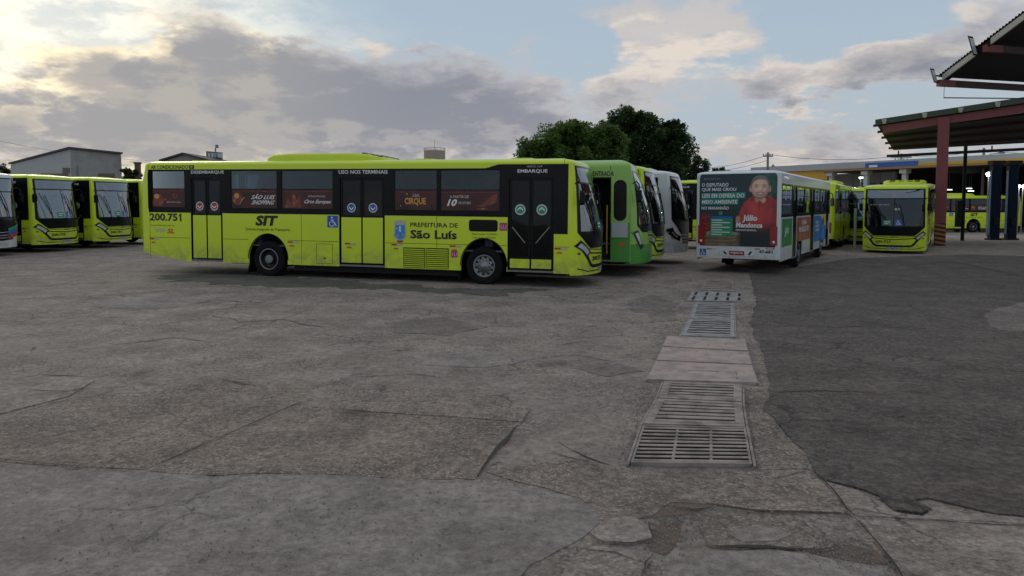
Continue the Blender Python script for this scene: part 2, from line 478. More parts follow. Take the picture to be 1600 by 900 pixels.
    for sgn, key in ((-1, 'right'), (1, 'left')):
        doors = sp[key].get('doors', []); wins = sp[key]['wins']
        cuts = [xr] + [v for d_ in doors for v in d_[:2]] + [xf]
        mp = rmap if sgn < 0 else lmap
        for i in range(0, len(cuts), 2):
            if cuts[i + 1] - cuts[i] < .03: continue
            b = MB()
            top = zs if not (sgn < 0 and cuts[i + 1] == xf and sp.get('drop_front')) else sp['drop_front']
            lowpanel(b, sgn, cuts[i], cuts[i + 1], top)
            pn = b.build('side_panel', sp.get('panelmats', {}).get((key, i // 2), low), root)
            if sp.get('seams', True):
                x0, x1 = cuts[i] + .02, cuts[i + 1] - .02
                def seam(*q_): s_ = MB(); s_.box(*q_); s_.build('panel_seam', blackm, pn)
                for a in ax:
                    if x0 < a - .63 and a + .63 < x1:
                        seam(x0, a - .63, *sorted((sgn * (WB + .001), sgn * (WB + .003))), 1.035, 1.045)
                        x0 = a + .63
                seam(x0, x1, *sorted((sgn * (WB + .001), sgn * (WB + .003))), 1.035, 1.045)
                for xs_ in sp.get('vseams', []):
                    if cuts[i] < xs_ < cuts[i + 1]: seam(xs_ - .004, xs_ + .004, *sorted((sgn * (WB + .001), sgn * (WB + .0035))), .40, zs - .01)
            tr = MB()
            for a in ax:
                if cuts[i] < a < cuts[i + 1]:
                    for r0, r1 in ((.68, .705),):
                        A = [(a + .615 * math.cos(R(t)), .50 + .70 * math.sin(R(t))) for t in range(0, 181, 9)]
                        B = [(a + .64 * math.cos(R(t)), .50 + .725 * math.sin(R(t))) for t in range(0, 181, 9)]
                        tr = MB(); tr.grid([[mp(x, z, .006) for x, z in A], [mp(x, z, .006) for x, z in B]]); tr.build('arch_trim', blackm, pn)
        # ---- dark window band built from pieces round the openings
        bm = MB()
        def btop(x): return sp.get('btop', lambda x: 3.0)(x)
        x0, x1 = sp.get('bx0', xr + .02), sp.get('bx1', xf)
        ops = sorted([(a, c, 'w') for a, c in wins] + [(d_[0], d_[1], 'd') for d_ in doors])
        wz0, wz1 = sp.get('wz', (1.90, 2.97))
        def piece(xa, xb, za, zb_=None):
            if xb - xa < .005: return
            k = max(1, int((xb - xa) / .12)) if zb_ is None else 1
            xs_ = [xa + (xb - xa) * i / k for i in range(k + 1)]
            pts = [(xa, za), (xb, za)] + [(x, (btop(x) if zb_ is None else zb_)) for x in xs_[::-1]]
            bm.prism([(x, sgn * (WB - .03), z) for x, z in pts], [(x, sgn * (WB + .003), z) for x, z in pts])
        cur = x0
        if sp.get('bround'):
            r = .16; xe = ops[0][0]
            pts = [(xe, zs), (xe, btop(xe))] + [(x0 + r - r * math.sin(R(t)), btop(x0) - r + r * math.cos(R(t))) for t in range(0, 91, 15)] + [(x0 + r - r * math.cos(R(t)), zs + r - r * math.sin(R(t))) for t in range(0, 91, 15)]
            bm.prism([(x, sgn * (WB - .03), z) for x, z in pts], [(x, sgn * (WB + .003), z) for x, z in pts])
            cur = xe
        for a, c, k in ops:
            piece(cur, a, zs)
            if k == 'w': piece(a, c, zs, wz0); piece(a, c, wz1)
            else: piece(a, c, sp.get('dtop', 2.80))
            cur = c
        xend = x1
        if sgn < 0 and sp.get('drop_front') and doors:
            d3 = doors[-1]; piece(cur, xend, sp['drop_front'])
        else: piece(cur, xend, zs)
        bm.build('window_band', sp.get('bandmat', black), root)
        # ---- upper rail between band and roof, and ends of the flat side
        um = MB()
        def rail(xa, xb):
            k = max(1, int((xb - xa) / .12)); xs_ = [xa + (xb - xa) * i / k for i in range(k + 1)]
            pts = [(x, btop(x)) for x in xs_] + [(xb, zt), (xa, zt)]
            um.prism([(x, sgn * (WB - .03), z) for x, z in pts], [(x, sgn * WB, z) for x, z in pts])
        rail(x0, x1)
        if x0 > xr + .001: um.box(xr, x0, *sorted((sgn * (WB - .03), sgn * WB)), zs, zt)
        if sp.get('bround'):
            for (cx, cz, z_) in ((x0, btop(x0), 1), (x0, zs, -1)):
                r = .16
                pts = [(cx, cz)] + [(cx + r - r * math.sin(R(t)), cz + z_ * (-r + r * math.cos(R(t)))) for t in range(0, 91, 15)]
                um.poly([mp(x, z, -.002) for x, z in pts])
        if x1 < xf: um.box(x1, xf, *sorted((sgn * (WB - .03), sgn * WB)), (sp.get('drop_front') or zs) if sgn < 0 else zs, zt)
        um.build('roof_rail', sp.get('paint_roof', pa), root)
        # ---- windows
        adz = sp.get('adz', (1.91, 2.42))
        for i, (a, c) in enumerate(wins):
            w_ = MB()
            fr = sp.get('frame', .022)
            zd = adz[1] + .02
            for (p0, p1, z0, z1) in ((a, c, wz0, wz0 + fr), (a, c, wz1 - fr, wz1), (a, a + fr, wz0 + fr, wz1 - fr), (c - fr, c, wz0 + fr, wz1 - fr), (a + fr, c - fr, zd, zd + .018)):
                w_.box(p0, p1, *sorted((sgn * (WB - .028), sgn * (WB - .004))), z0, z1)
            wo_ = w_.build('window', sp.get('framemat', blackm), root)
            gz0 = zd + .018 if sp.get('ads', True) else wz0 + fr
            gb = MB(); gb.prism(*[[(x, sgn * (WB - d_), z) for x, z in rrect(a + fr, c - fr, gz0, wz1 - fr, .03)] for d_ in (.018, .012)])
            gb.build('pane', sp.get('gm', glass), wo_)
            if sp.get('ads', True):
                ab = MB(); ab.prism(*[[(x, sgn * (WB - d_), z) for x, z in rrect(a + fr, c - fr, wz0 + fr, zd, .02)] for d_ in (.018, .008)])
                ab.build('advert', circus, wo_)
                if not sp.get('plain'):
                    us = -sgn
                    e = within(mp, a + .05 if sgn < 0 else c - .05, wz0 + .04, us * (c - a - .1), .44)
                    kind = sp[key].get('adkind', [])[i] if i < len(sp[key].get('adkind', [])) else 0
                    decal('advert_top_line', [([(0, 1.0), (1, 1.0), (1, 1.03), (0, 1.03)], circus2)], wo_, e, off=-.006)
                    advert_print(kind, wo_, e)
        # ---- doors
        for d_ in doors:
            make_door(sp, root, sgn, d_, mp)
        # ---- small reflector strips and kerb-side marks
        for xs_ in sp.get('reflectors', {}).get(key, []):
            decal('reflector_strip', [([(xs_, .975), (xs_ + .16, .975), (xs_ + .16, 1.015), (xs_, 1.015)], red), ([(xs_ + .16, .975), (xs_ + .32, .975), (xs_ + .32, 1.015), (xs_ + .16, 1.015)], silverp),
                                      ([(xs_ + .06, .875), (xs_ + .2, .875), (xs_ + .2, .9), (xs_ + .16, .915), (xs_ + .1, .915), (xs_ + .06, .9)], orange)], root, mp)
    # ---- front
    fm_ = MB()
    zf0 = sp.get('zf0', .33)
    hw = sp.get('hw', lambda z: (1.21 if z < 1.4 else 1.21 - .03 * (z - 1.4) / 1.6))
    mz0, mz1 = sp.get('mask', (1.0, 3.07))
    vzs = sp.get('vz', 1.40); vh = sp.get('vh', .80)
    patch(fm_, front, zz(zf0, vzs, 14), WB, 0, 0, 28)
    for s_ in (-1, 1):
        rows = []
        for z in zz(vzs, mz1, 16):
            h = hw(z)
            rows.append([front(s_ * (h - .02 + (WB - h + .02) * (1 - (1 - k / 7) ** 2)), z) for k in range(8)])
        fm_.grid(rows)
    patch(fm_, front, zz(mz1, zt, 2), WB, 0, 0, 28)
    fp = fm_.build('front_panel', sp.get('paint_front', pa), root, True)
    mk = MB()
    def vhw(z): return hw(vzs) if z >= vzs else vh + (hw(vzs) - vh) * ((z - mz0) / (vzs - mz0)) ** .75
    patch(mk, front, zz(mz0, vzs + .03, 10), vhw, .008)
    sz0 = sp.get('signz', 2.66)
    for s_ in (-1, 1):
        mk.grid([[front(s_ * (hw(z) - .075 + .075 * k / 2), z, .008) for k in range(3)] for z in zz(vzs + .03, mz1, 14)])
    patch(mk, front, zz(sz0 - .045, sz0, 2), hw, .008)
    patch(mk, front, zz(mz1 - .05, mz1, 2), hw, .008)
    mk.build('windscreen_surround', black, root, True)
    ws = MB(); patch(ws, front, zz(vzs + .03, sz0 - .045, 14), lambda z: hw(z) - .075, .004, 0, 24)
    wso = ws.build('windscreen', sp.get('wsm', wglass), root, True)
    dv = MB(); dv.grid([[front(-.012, z, .007), front(.012, z, .007)] for z in zz(vzs + .03, sz0 - .045, 8)]); dv.build('centre_strip', blackm, wso)
    ds = MB(); patch(ds, front, zz(sz0, mz1 - .05, 6), lambda z: hw(z) - .075, .004, 0, 20)
    dso = ds.build('destination_sign', signglass, root, True)
    db = MB(); patch(db, front, zz(sz0, mz1 - .05, 4), lambda z: hw(z) - .075, -.10, 0, 12); db.build('sign_board', blackm, dso)
    # wipers: two blades parked upright
    for s_ in sp.get('wipers', (-.62, .42)):
        wp = MB()
        wp.tube([front(s_, vzs - .02, .03), front(s_ - .06, vzs + .45, .05), front(s_ - .22, vzs + 1.0, .05)], .014, 6)
        wp.tube([front(s_ - .02, vzs + .15, .04), front(s_ - .40, vzs + 1.08, .045)], .011, 6)
        wp.build('wiper', blackm, root)
    # mirrors on curved arms
    for s_ in (-1, 1):
        mr = MB(); a = front(s_ * 1.20, 2.62, 0)
        mr.tube([a, a + Vector((.10, s_ * .10, .05)), a + Vector((.18, s_ * .15, -.03)), a + Vector((.20, s_ * .15, -.18))], .018, 8)
        c = a + Vector((.20, s_ * .15, -.36))
        mr.prism([(c.x - .05 + .05 * i, c.y + u * .95, c.z + v * .95) for i in (0,) for u, v in rrect(-.085, .085, -.19, .19, .06)], [(c.x + .06, c.y + u * .8, c.z + v * .85) for u, v in rrect(-.085, .085, -.19, .19, .06)])
        mo = mr.build('mirror', black, root)
        mg = MB(); mg.poly([(c.x - .053, c.y + u * .85, c.z + v * .9) for u, v in rrect(-.085, .085, -.19, .19, .06)]); mg.build('mirror_glass', signglass, mo)
    if sp.get('frontfn'): sp['frontfn'](sp, root, fp)
    # ---- rear
    rb = MB(); patch(rb, rear, zz(sp.get('zr0', zbot(xr) + .02), zt, 16), WB, 0, 0, 26)
    rp = rb.build('rear_panel', sp.get('paint_rear', pa), root, True)
    if sp.get('rearfn'): sp['rearfn'](sp, root, rp)
    else:
        gbm = MB(); patch(gbm, rear, zz(1.85, 2.85, 8), .98, .006, 0, 20); gbm.build('rear_window', black, root, True)
        for s_ in (-1, 1):
            t_ = MB(); t_.grid([[rear(s_ * y, z, .006) for y in (.95, 1.03, 1.1, 1.16)] for z in zz(.85, 1.35, 4)]); t_.build('tail_lamp', tailred, root)
    # ---- wheels, wells, underside
    for a in ax:
        for s_ in (-1, 1): make_wheel(root, a, s_, a > 1)
        wl = MB()
        for s_ in (-1, 1):
            arc = [(a + .70 * math.cos(R(t)), .50 + .74 * math.sin(R(t))) for t in range(-8, 189, 14)]
            wl.grid([[(x, s_ * (WB - .02), z) for x, z in arc], [(x, s_ * .62, z) for x, z in arc]]); wl.poly([(x, s_ * .62, z) for x, z in arc])
        wl.build('wheel_arch', blackm, root)
        for s_ in (-1, 1):
            mf = MB(); mf.prism([(a - .60, s_ * .78, .50), (a - .60, s_ * 1.2, .50), (a - .70, s_ * 1.2, .10), (a - .70, s_ * .78, .10)], [(a - .62, s_ * .78, .50), (a - .62, s_ * 1.2, .50), (a - .72, s_ * 1.2, .10), (a - .72, s_ * .78, .10)]); mf.build('mud_flap', blackm, root)
    ub = MB(); seg = [xr + .3] + [v for a in ax for v in (a - .72, a + .72)] + [xf - .1]
    for i in range(0, len(seg), 2): ub.box(seg[i], seg[i + 1], -1.16, 1.16, max(zb + .04, zbot(seg[i]) + .06), .80)
    for i in range(1, len(seg) - 1, 2): ub.box(seg[i] + .003, seg[i + 1] - .003, -.6, .6, .505, .80)
    ub.box(ax[0] + .72, ax[1] - .72, -1.12, 1.12, .20, zb + .037)  # low box in place of running gear, added to darken the ground beneath
    ub.box(ax[0] - 1.6, ax[0] - .72, -.7, .7, .30, .399); ub.box(ax[1] + .72, xf - .2, -.9, .9, .28, zb + .037)
    for a in ax: ub.box(a - .16, a + .16, -.95, .95, .34, .50)
    ub.build('underbody', under, root)
    fl = MB(); fl.box(xr, xf + .25, -1.2, 1.2, .86, .90); fl.build('floor', floorm, root)
    cl = MB(); cl.box(xr, xf - .05, -1.2, 1.2, 3.06, 3.09)
    for s_ in (-1, 1): cl.box(xr, xf - .05, *sorted((s_ * 1.20, s_ * 1.235)), 2.995, 3.06)
    cl.build('ceiling_lining', lining, root)
    # ---- seats and rails seen through the glass
    if sp.get('seats', True):
        sb = None
        for s_ in (-1, 1):
            for x in [v for v in [-3.2 + .85 * k for k in range(12)] if not any(d_[0] - .2 < v < d_[1] + .2 for d_ in (sp['right'].get('doors', []) if s_ < 0 else []))]:
                if sb is None:
                    m_ = MB(); m_.prism([(0, -.42, 1.25), (0, .42, 1.25), (.45, .42, 1.28), (.45, -.42, 1.28)], [(0, -.42, 1.33), (0, .42, 1.33), (.45, .42, 1.38), (.45, -.42, 1.38)])
                    m_.prism([(0, u, v) for u, v in rrect(-.42, .42, 1.3, 2.02, .08)], [(-.09, u, v + .03) for u, v in rrect(-.42, .42, 1.3, 2.02, .08)])
                    m_.box(.1, .3, -.3, .3, .90, 1.26)
                    sb = m_.build('seat', seatm, root); o = sb
                else:
                    o = sb.copy(); COL.objects.link(o)
                o.location = (x, s_ * .76, 0)
        for x in (-1.3, 2.1, 3.7, 6.6):
            hm = MB()
            for s_ in (-1, 1): hm.tube([(x, s_ * .34, .9), (x, s_ * .34, 3.05)], .018, 6)
            hm.build('handrail', handy, root)
    dbm = MB(); dbm.box(xf - .35, xf + N(1.2) * .45, -.85, .85, .9, 1.30); dbm.build('dashboard', blackm, root)
    if sp.get('extra'): sp['extra'](sp, root)
    return root


def advert_print(kind, par, e):
    """print of the circus posters on the lower half of the windows (u, v in 0..1)"""
    def T(s, u0, u1, v0, v1, m, shear=0., bold=.02): letters('advert_lettering', s, m, par, e, u0, u1, v0, v1, bold, shear, off=-.002)
    if kind == 1:
        decal('advert_picture', [([(.02, .05), (.12, .55), (.22, .8), (.34, .78), (.42, .45), (.36, .05)], circus2), (circ(.2, .66, .08, .16), goldp), ([(.30, .3), (.48, .42), (.48, .52), (.30, .44)], circus2)], par, e, off=-.005)
        decal('advert_logo', [(circ(.74, .68, .07, .15), circus2), (circ(.74, .70, .03, .09), circus)], par, e, off=-.005)
        T('@marinhocirque', .50, .92, .22, .34, silverp)
    elif kind == 2:
        decal('advert_picture', [(circ(.12, .55, .12, .42), circus2), (circ(.1, .72, .06, .16), goldp), ([(.16, .2), (.28, .6), (.3, .7), (.22, .5)], goldp)], par, e, off=-.005)
        T('SÃO LUIS', .46, .98, .52, .84, wink, .2); T('SHOPPING', .46, .96, .18, .45, wink, .2)
    elif kind == 3:
        decal('advert_picture', [([(.03, .02), (.1, .6), (.16, .3), (.22, .95), (.28, .5), (.34, .85), (.38, .02)], circus2)], par, e, off=-.005)
        T('#TRADITIONAL', .52, .88, .66, .78, silverp); T('Circo Europeu', .44, .98, .22, .52, wink, .15)
    elif kind == 4:
        T('LE GRAND', .42, .60, .72, .90, silverp); T('CIRQUE', .22, .76, .22, .68, goldp, 0, .035)
        [decal('advert_sparkle', [q_], par, e, off=-.005) for q_ in ((circ(.28, .9, .02, .04), yellowp), (circ(.88, .4, .015, .04), circus2), (circ(.12, .2, .015, .04), goldp))]
    elif kind == 5:
        T('A PARTIR DE', .14, .48, .68, .84, silverp); T('10', .11, .27, .2, .62, wink, .1, .04); T('DE OUTUBRO', .30, .52, .32, .48, silverp)
        decal('advert_picture', [([(.60, .2), (.72, .34), (.82, .62), (.9, .86), (.98, .92), (.97, .5), (.86, .3), (.74, .18)], circus2), ([(.62, .0), (.8, .04), (.82, .12), (.62, .1)], circus2)], par, e, off=-.005)


def make_door(sp, root, sgn, d_, mp):
    x0, x1, style = d_[:3]
    zb_, ztp = .43, sp.get('dtop', 2.80)
    fr = MB()
    y0, y1 = sorted((sgn * (WB - .06), sgn * (WB - .001)))
    fr.box(x0, x0 + .035, y0, y1, zb_, ztp); fr.box(x1 - .035, x1, y0, y1, zb_, ztp); fr.box(x0 + .035, x1 - .035, y0, y1, ztp - .05, ztp)
    dr = fr.build('door', black, root)
    st = MB(); st.box(x0, x1, *sorted((sgn * (WB - .25), sgn * (WB - .002))), zb_ - .05, zb_ - .003); st.build('door_step', steel, dr)
    if style == 'open':
        ib = MB(); ib.box(x0 + .04, x1 - .04, *sorted((sgn * (WB - .9), sgn * (WB - .86))), .5, 2.7); ib.build('stairwell', blackm, dr)
        h_ = MB(); h_.tube([(x1 - .12, sgn * (WB - .1), .6), (x1 - .12, sgn * (WB - .1), 2.0)], .022, 8); h_.build('door_rail', goldp, dr)
        return
    xm = (x0 + x1) / 2
    n = 2
    for i in range(n):
        a = x0 + .04 + (x1 - x0 - .08) * i / n + .008; c = x0 + .04 + (x1 - x0 - .08) * (i + 1) / n - .008
        lf = MB(); ya, yb = sorted((sgn * (WB - .05), sgn * (WB - .022)))
        s = .05
        lf.box(a, a + s, ya, yb, zb_ + .02, ztp - .06); lf.box(c - s, c, ya, yb, zb_ + .02, ztp - .06)
        lf.box(a + s, c - s, ya, yb, ztp - .12, ztp - .06); lf.box(a + s, c - s, ya, yb, zb_ + .02, zb_ + .06)
        zp = 1.69 if style != 'front' else .70
        lf.box(a + s, c - s, ya, yb, zp, zp + .06)
        lfo = lf.build('door_leaf', black, dr)
        pn = MB(); pn.prism(*[[(x, sgn * (WB - o), z) for x, z in rrect(a + s * .3, c - s * .3, zb_ + .05, zp + .01, .012)] for o in (.045, .012)]); pn.build('door_panel', sp.get('doorpaint', sp['paint']), dr)
        gb = MB(); gb.box(a + s, c - s, *sorted((sgn * (WB - .04), sgn * (WB - .034))), zp + .06, ztp - .12); gb.build('door_glass', dglass, dr)
        if sp.get('signs', True):
            arrow_sign(dr, lambda u, v, o: mp(u, v, o - .034), (a + c) / 2 + (0.0), 1.96, .125 if style != 'front' else .135, {'rear': red, 'mid': blue, 'front': green}[style], style == 'front')
        if style == 'front':
            h_ = MB(); k = 1 if i == 0 else -1; cx = (a + c) / 2
            h_.tube([(cx - k * .20, sgn * (WB - .0), 1.52), (cx + k * .14, sgn * (WB - .0), 1.12)], .014, 6); h_.build('door_handle', silver, dr)


_wc = {}
def make_wheel(root, a, s_, frontw):
    key = (s_, frontw)
    wh = empty('wheel'); wh.parent = root; wh.location = (a, s_ * (WB - .03), .50)
    if key in _wc:
        for ch in _wc[key].children:
            c = ch.copy(); COL.objects.link(c); c.parent = wh
        return wh
    _wc[key] = wh
    t = MB(); t.lathe([(.29, -.26), (.42, -.28), (.485, -.24), (.50, -.18), (.50, -.07), (.482, -.02), (.42, 0), (.30, -.005), (.285, -.03)], (0, 0, 0), 'y', 36, 0, s_)
    t.build('tyre', rubber, wh, True)
    if frontw:
        r = MB(); r.lathe([(.29, -.035), (.292, -.005), (.262, -.02), (.25, -.05), (.19, -.035), (.145, -.02), (.135, .03), (.075, .045), (.07, .07), (0.001, .075)], (0, 0, 0), 'y', 30, 0, s_)
        r.build('rim', silver, wh, True)
        hb = MB()
        for k in range(10):
            an = R(36 * k + 10); cx, cz = .215 * math.cos(an), .215 * math.sin(an)
            hb.poly([(cx + .032 * math.cos(R(t_)), s_ * -.030, cz + .032 * math.sin(R(t_))) for t_ in range(0, 360, 40)])
        hb.build('rim_hole', blackm, wh)
        nb = MB()
        for k in range(10):
            an = R(36 * k + 28); cx, cz = .165 * math.cos(an), .165 * math.sin(an)
            nb.tube([(cx, s_ * -.03, cz), (cx, s_ * .012, cz)], .016, 6)
        nb.build('wheel_nut', darkrim, wh)
    else:
        r = MB(); r.lathe([(.292, -.03), (.298, .002), (.268, -.006), (.255, -.09), (.235, -.15), (.15, -.16), (.13, -.10), (.125, -.02), (.06, -.012), (.001, -.01)], (0, 0, 0), 'y', 30, 0, s_)
        r.build('rim', darkrim, wh, True)
        rg = MB(); rg.lathe([(.285, -.012), (.299, .006), (.272, .0), (.262, -.05)], (0, 0, 0), 'y', 36, 0, s_); rg.build('rim_ring', silver, wh, True)
        hb = MB(); hb.lathe([(.12, -.06), (.115, -.0), (.05, .012), (.001, .012)], (0, 0, 0), 'y', 20, 0, s_)
        for k in range(8):
            an = R(45 * k); cx, cz = .085 * math.cos(an), .085 * math.sin(an); hb.tube([(cx, s_ * -.0, cz), (cx, s_ * .026, cz)], .014, 6)
        hb.build('hub', silver, wh)
    return wh


# ---- the lime city bus
def lime_front(sp, root, fp):
    f, strip = sp['front'], sp['strip']
    s = MB(); strip(s, f, [(-.92, .985), (0, .93), (.92, .985)], .022, .006); strip(s, f, [(-.85, .885), (0, .835), (.85, .885)], .035, .007)
    s.build('bumper_groove', blackm, fp)
    c = MB(); strip(c, f, [(-1.16, 1.06), (-.98, .86), (-.76, .58), (-.66, .54), (.66, .54), (.76, .58), (.98, .86), (1.16, 1.06)], .085, .008); c.build('grille', blackm, root)
    for k in (-1, 1):
        bz = MB(); strip(bz, f, [(k * 1.20, 1.14), (k * 1.02, .99), (k * .86, .84)], .19, .012); h = bz.build('headlight', blackm, root)
        ln = MB(); strip(ln, f, [(k * 1.17, 1.10), (k * 1.02, .985), (k * .90, .87)], .115, .018); ln.build('lens', lampw, h)
    pl = MB(); pl.grid([[f(y, z, .012) for y in (-.26, -.09, .09, .26)] for z in (.385, .50)]); pl.build('number_plate', silverp, root)
    letters('plate_lettering', 'RTJ2F45', ink, root, sp['frontmap'], -.22, .22, .405, .475, off=.017)
    lo = MB(); strip(lo, f, [(-1.2, .50), (-.9, .42), (.9, .42), (1.2, .50)], .025, .006); lo.build('bumper_lip', blackm, fp)
    fm2 = sp['frontmap']
    letters('front_lettering', 'APACHE VIP', ink, root, fm2, -.12, .18, .952, .985, off=.009)
    decal('windscreen_notice', [(rrect(-.40, -.10, 1.47, 1.68, .01), green), ([(-.36, 1.6), (-.14, 1.6), (-.14, 1.63), (-.36, 1.63)], wink), ([(-.36, 1.52), (-.2, 1.52), (-.2, 1.55), (-.36, 1.55)], wink)], root, fm2, off=.011)
    wheelchair(root, lambda u, v, o: fm2(u, v, o + .006), .06, 1.46, .25)
    decal('windscreen_label', [(rrect(.02, .22, 2.12, 2.22, .01), silverp)], root, fm2, off=.011)
    letters('windscreen_lettering', '@ BRT  #SLZBUS', silverp, root, fm2, -1.02, -.2, 2.33, 2.40, off=.011)

def lime_extra(sp, root):
    for mp, sg in ((sp['rmap'], 1), (sp['lmap'], -1)):
        def T(name, s, m, u0, u1, v0, v1, **k):
            if sg < 0: u0, u1 = u1, u0
            letters(name, s, m, root, mp, u0, u1, v0, v1, **k)
        T('route_lettering', 'SIT', ink, -.37, .30, 1.43, 1.72, bold=.045, shear=.22)
        T('route_lettering', 'Sistema Integrado de Transporte', ink, -.70, .70, 1.275, 1.375, bold=.0)
        if sg > 0:
            T('sign_lettering', 'DESEMBARQUE', wink, -2.46, -1.38, 2.865, 2.965)
            T('sign_lettering', 'USO NOS TERMINAIS', wink, 2.19, 3.62, 2.865, 2.965)
            T('sign_lettering', 'EMBARQUE', wink, 7.16, 7.93, 2.87, 2.97)
            T('maker_lettering', 'MARCO 3 UP', silverp, 7.40, 7.80, 3.02, 3.06, shear=.3)
        T('city_lettering', 'PREFEITURA DE', ink, 4.26, 5.58, 1.475, 1.59, bold=.012)
        T('city_lettering', 'São Luís', ink, 4.26, 5.55, 1.17, 1.40, bold=.03)
        T('operator_lettering', 'CONSÓRCIO VIA SL', ink, -3.88, -3.05, 1.375, 1.41)
        T('operator_lettering', 'VIA', silverp, -3.74, -3.36, 1.19, 1.31, shear=.2); T('operator_lettering', 'SL', orange, -3.30, -3.05, 1.16, 1.30, shear=.2, bold=.03)
        if sg > 0:
            T('notice_lettering', 'Fabricação: 02/2024', ink, 5.98, 6.62, 1.29, 1.345, bold=.0); T('notice_lettering', 'Operação: 02/2024', ink, 5.98, 6.60, 1.20, 1.255, bold=.0)
        wheelchair(root, mp, 1.84 if sg > 0 else 2.16, 1.42, .32, sg)
        # coat of arms
        q = within(mp, 3.79 if sg > 0 else 4.15, 1.06, sg * .36, .60)
        decal('coat_of_arms', [([(.08, .80), (.92, .80), (.97, .3), (.78, .12), (.5, .06), (.22, .12), (.03, .3)], silverp),
            ([(.14, .76), (.86, .76), (.90, .32), (.74, .18), (.5, .12), (.26, .18), (.10, .32)], skyblue),
            ([(.08, .80), (.05, .93), (.17, .9), (.2, .99), (.32, .92), (.4, 1.0), (.5, .93), (.6, 1.0), (.68, .92), (.8, .99), (.83, .9), (.95, .93), (.92, .8)], silverp),
            ([(.42, .50), (.44, .68), (.5, .74), (.58, .68), (.54, .58), (.60, .5), (.52, .46)], wink),
            (band([(.2, .62), (.3, .6)], .03), wink), (band([(.66, .34), (.8, .34)], .02), wink), (band([(.25, .3), (.38, .28)], .02), wink),
            ([(-.04, .3), (.03, .42), (.03, .3), (.12, .2)], yellowp), ([(1.04, .3), (.97, .42), (.97, .3), (.88, .2)], yellowp),
            ([(.30, .0), (.70, .0), (.74, .09), (.26, .09)], red)], root, q)
        # pink pass notices
        for (u, v, s_) in ((6.70, 1.42, .20), (5.40, .70, .17)):
            q = within(mp, u if sg > 0 else u + s_, v, sg * s_, s_)
            decal('pass_notice', [(rrect(0, 1, 0, 1, .05), pink), (band([(.2, .8), (.2, .3), (.35, .2)], .05), wink), (band([(.5, .75), (.5, .25)], .06), wink), (band([(.65, .3), (.75, .2), (.85, .3), (.85, .75)], .06), wink)], root, q)
        # service hatch lines
        h = MB()
        def ln(xa, xb, za, zb_): h.box(xa, xb, *sorted((-sg * (WB + .001), -sg * (WB + .0035))), za, zb_)
        for a, b_, c, d in ((1.50, 1.99, .43, .97),): ln(a, b_, c, c + .008); ln(a, b_, d - .008, d); ln(a, a + .008, c + .008, d - .008); ln(b_ - .008, b_, c + .008, d - .008)
        ln(1.72, 1.78, .56, .60)
        h.build('service_hatch', blackm, root)
        dw = MB(); dw.prism(*[[(x, -sg * (WB + o), z) for x, z in rrect(5.88, 6.65, 1.39, 1.69, .07)] for o in (.001, .007)]); dw.build('side_vent_window', black, root)
        # radiator grille with louvres
        gr = MB()
        for x0, x1 in ((4.06, 4.68), (4.71, 5.33)): gr.box(x0, x1, *sorted((-sg * (WB + .001), -sg * (WB + .006))), .40, .93)
        go = gr.build('radiator_grille', blackm, root)
        lv = MB()
        for x0, x1 in ((4.075, 4.665), (4.725, 5.315)):
            for k in range(10):
                z = .42 + k * .051
                lv.prism([(x0, -sg * (WB + .006), z), (x1, -sg * (WB + .006), z), (x1, -sg * (WB + .020), z - .006), (x0, -sg * (WB + .020), z - .006)],
                         [(x0, -sg * (WB + .006), z + .022), (x1, -sg * (WB + .006), z + .022), (x1, -sg * (WB + .020), z + .016), (x0, -sg * (WB + .020), z + .016)])
        lv.build('louvre', lime2, go)
    # letters on the roof edge
    def roofedge(u, v, o): return Vector((u, -(WB + o), v))
    letters('roof_lettering', 'AR CONDICIONADO', ink, root, roofedge, -3.82, -2.56, 3.015, 3.125, bold=.012, shear=.1)
    decal('snow_mark', [(rrect(-2.53, -2.36, 3.015, 3.12, .01), ink), (band([(-2.50, 3.07), (-2.39, 3.07)], .012), lime), (band([(-2.445, 3.03), (-2.445, 3.11)], .012), lime)], root, roofedge)
    # roof machinery
    acm = MB(); rows = []
    for x, y, z0, z1 in ((-.30, .80, 3.25, 3.26), (-.22, .90, 3.25, 3.38), (-.05, .95, 3.25, 3.445), (.4, .97, 3.25, 3.46), (2.3, .97, 3.25, 3.46), (2.75, .92, 3.25, 3.43), (3.1, .82, 3.25, 3.35), (3.35, .7, 3.25, 3.27)):
        rows.append([(x, -y, 3.20), (x, -y, z0 + (z1 - z0) * .55), (x, -y * .93, z0 + (z1 - z0) * .85), (x, -y * .8, z1), (x, 0, z1 + .015), (x, y * .8, z1), (x, y * .93, z0 + (z1 - z0) * .85), (x, y, z0 + (z1 - z0) * .55), (x, y, 3.20)])
    acm.grid(rows); aco = acm.build('air_conditioner', lime2, root, True)
    sl_ = MB()
    for k in range(4):
        for y in (-.62, -.22, .18, .5): sl_.box(2.55 + .15 * k, 2.61 + .15 * k, y, y + .24, 3.46 - .028 * k - .02, 3.475 - .030 * k)
    sl_.build('vent_slot', blackm, aco)
    for x in (-2.9, 4.25, 7.0):
        hm = MB(); hm.prism([(x + u, v, 3.22) for u, v in rrect(-.33, .33, -.40, .40, .08)], [(x + u * .85, v * .85, 3.315) for u, v in rrect(-.33, .33, -.40, .40, .08)]); hm.build('roof_hatch', lime2, root)
    pod = MB(); pod.prism([(8.0 + u, v, 3.20) for u, v in rrect(-.25, .25, -.5, .5, .1)], [(8.0 + u * .8, v * .85, 3.29) for u, v in rrect(-.25, .25, -.5, .5, .1)]); pod.build('roof_pod', lime2, root)
    js = MB()
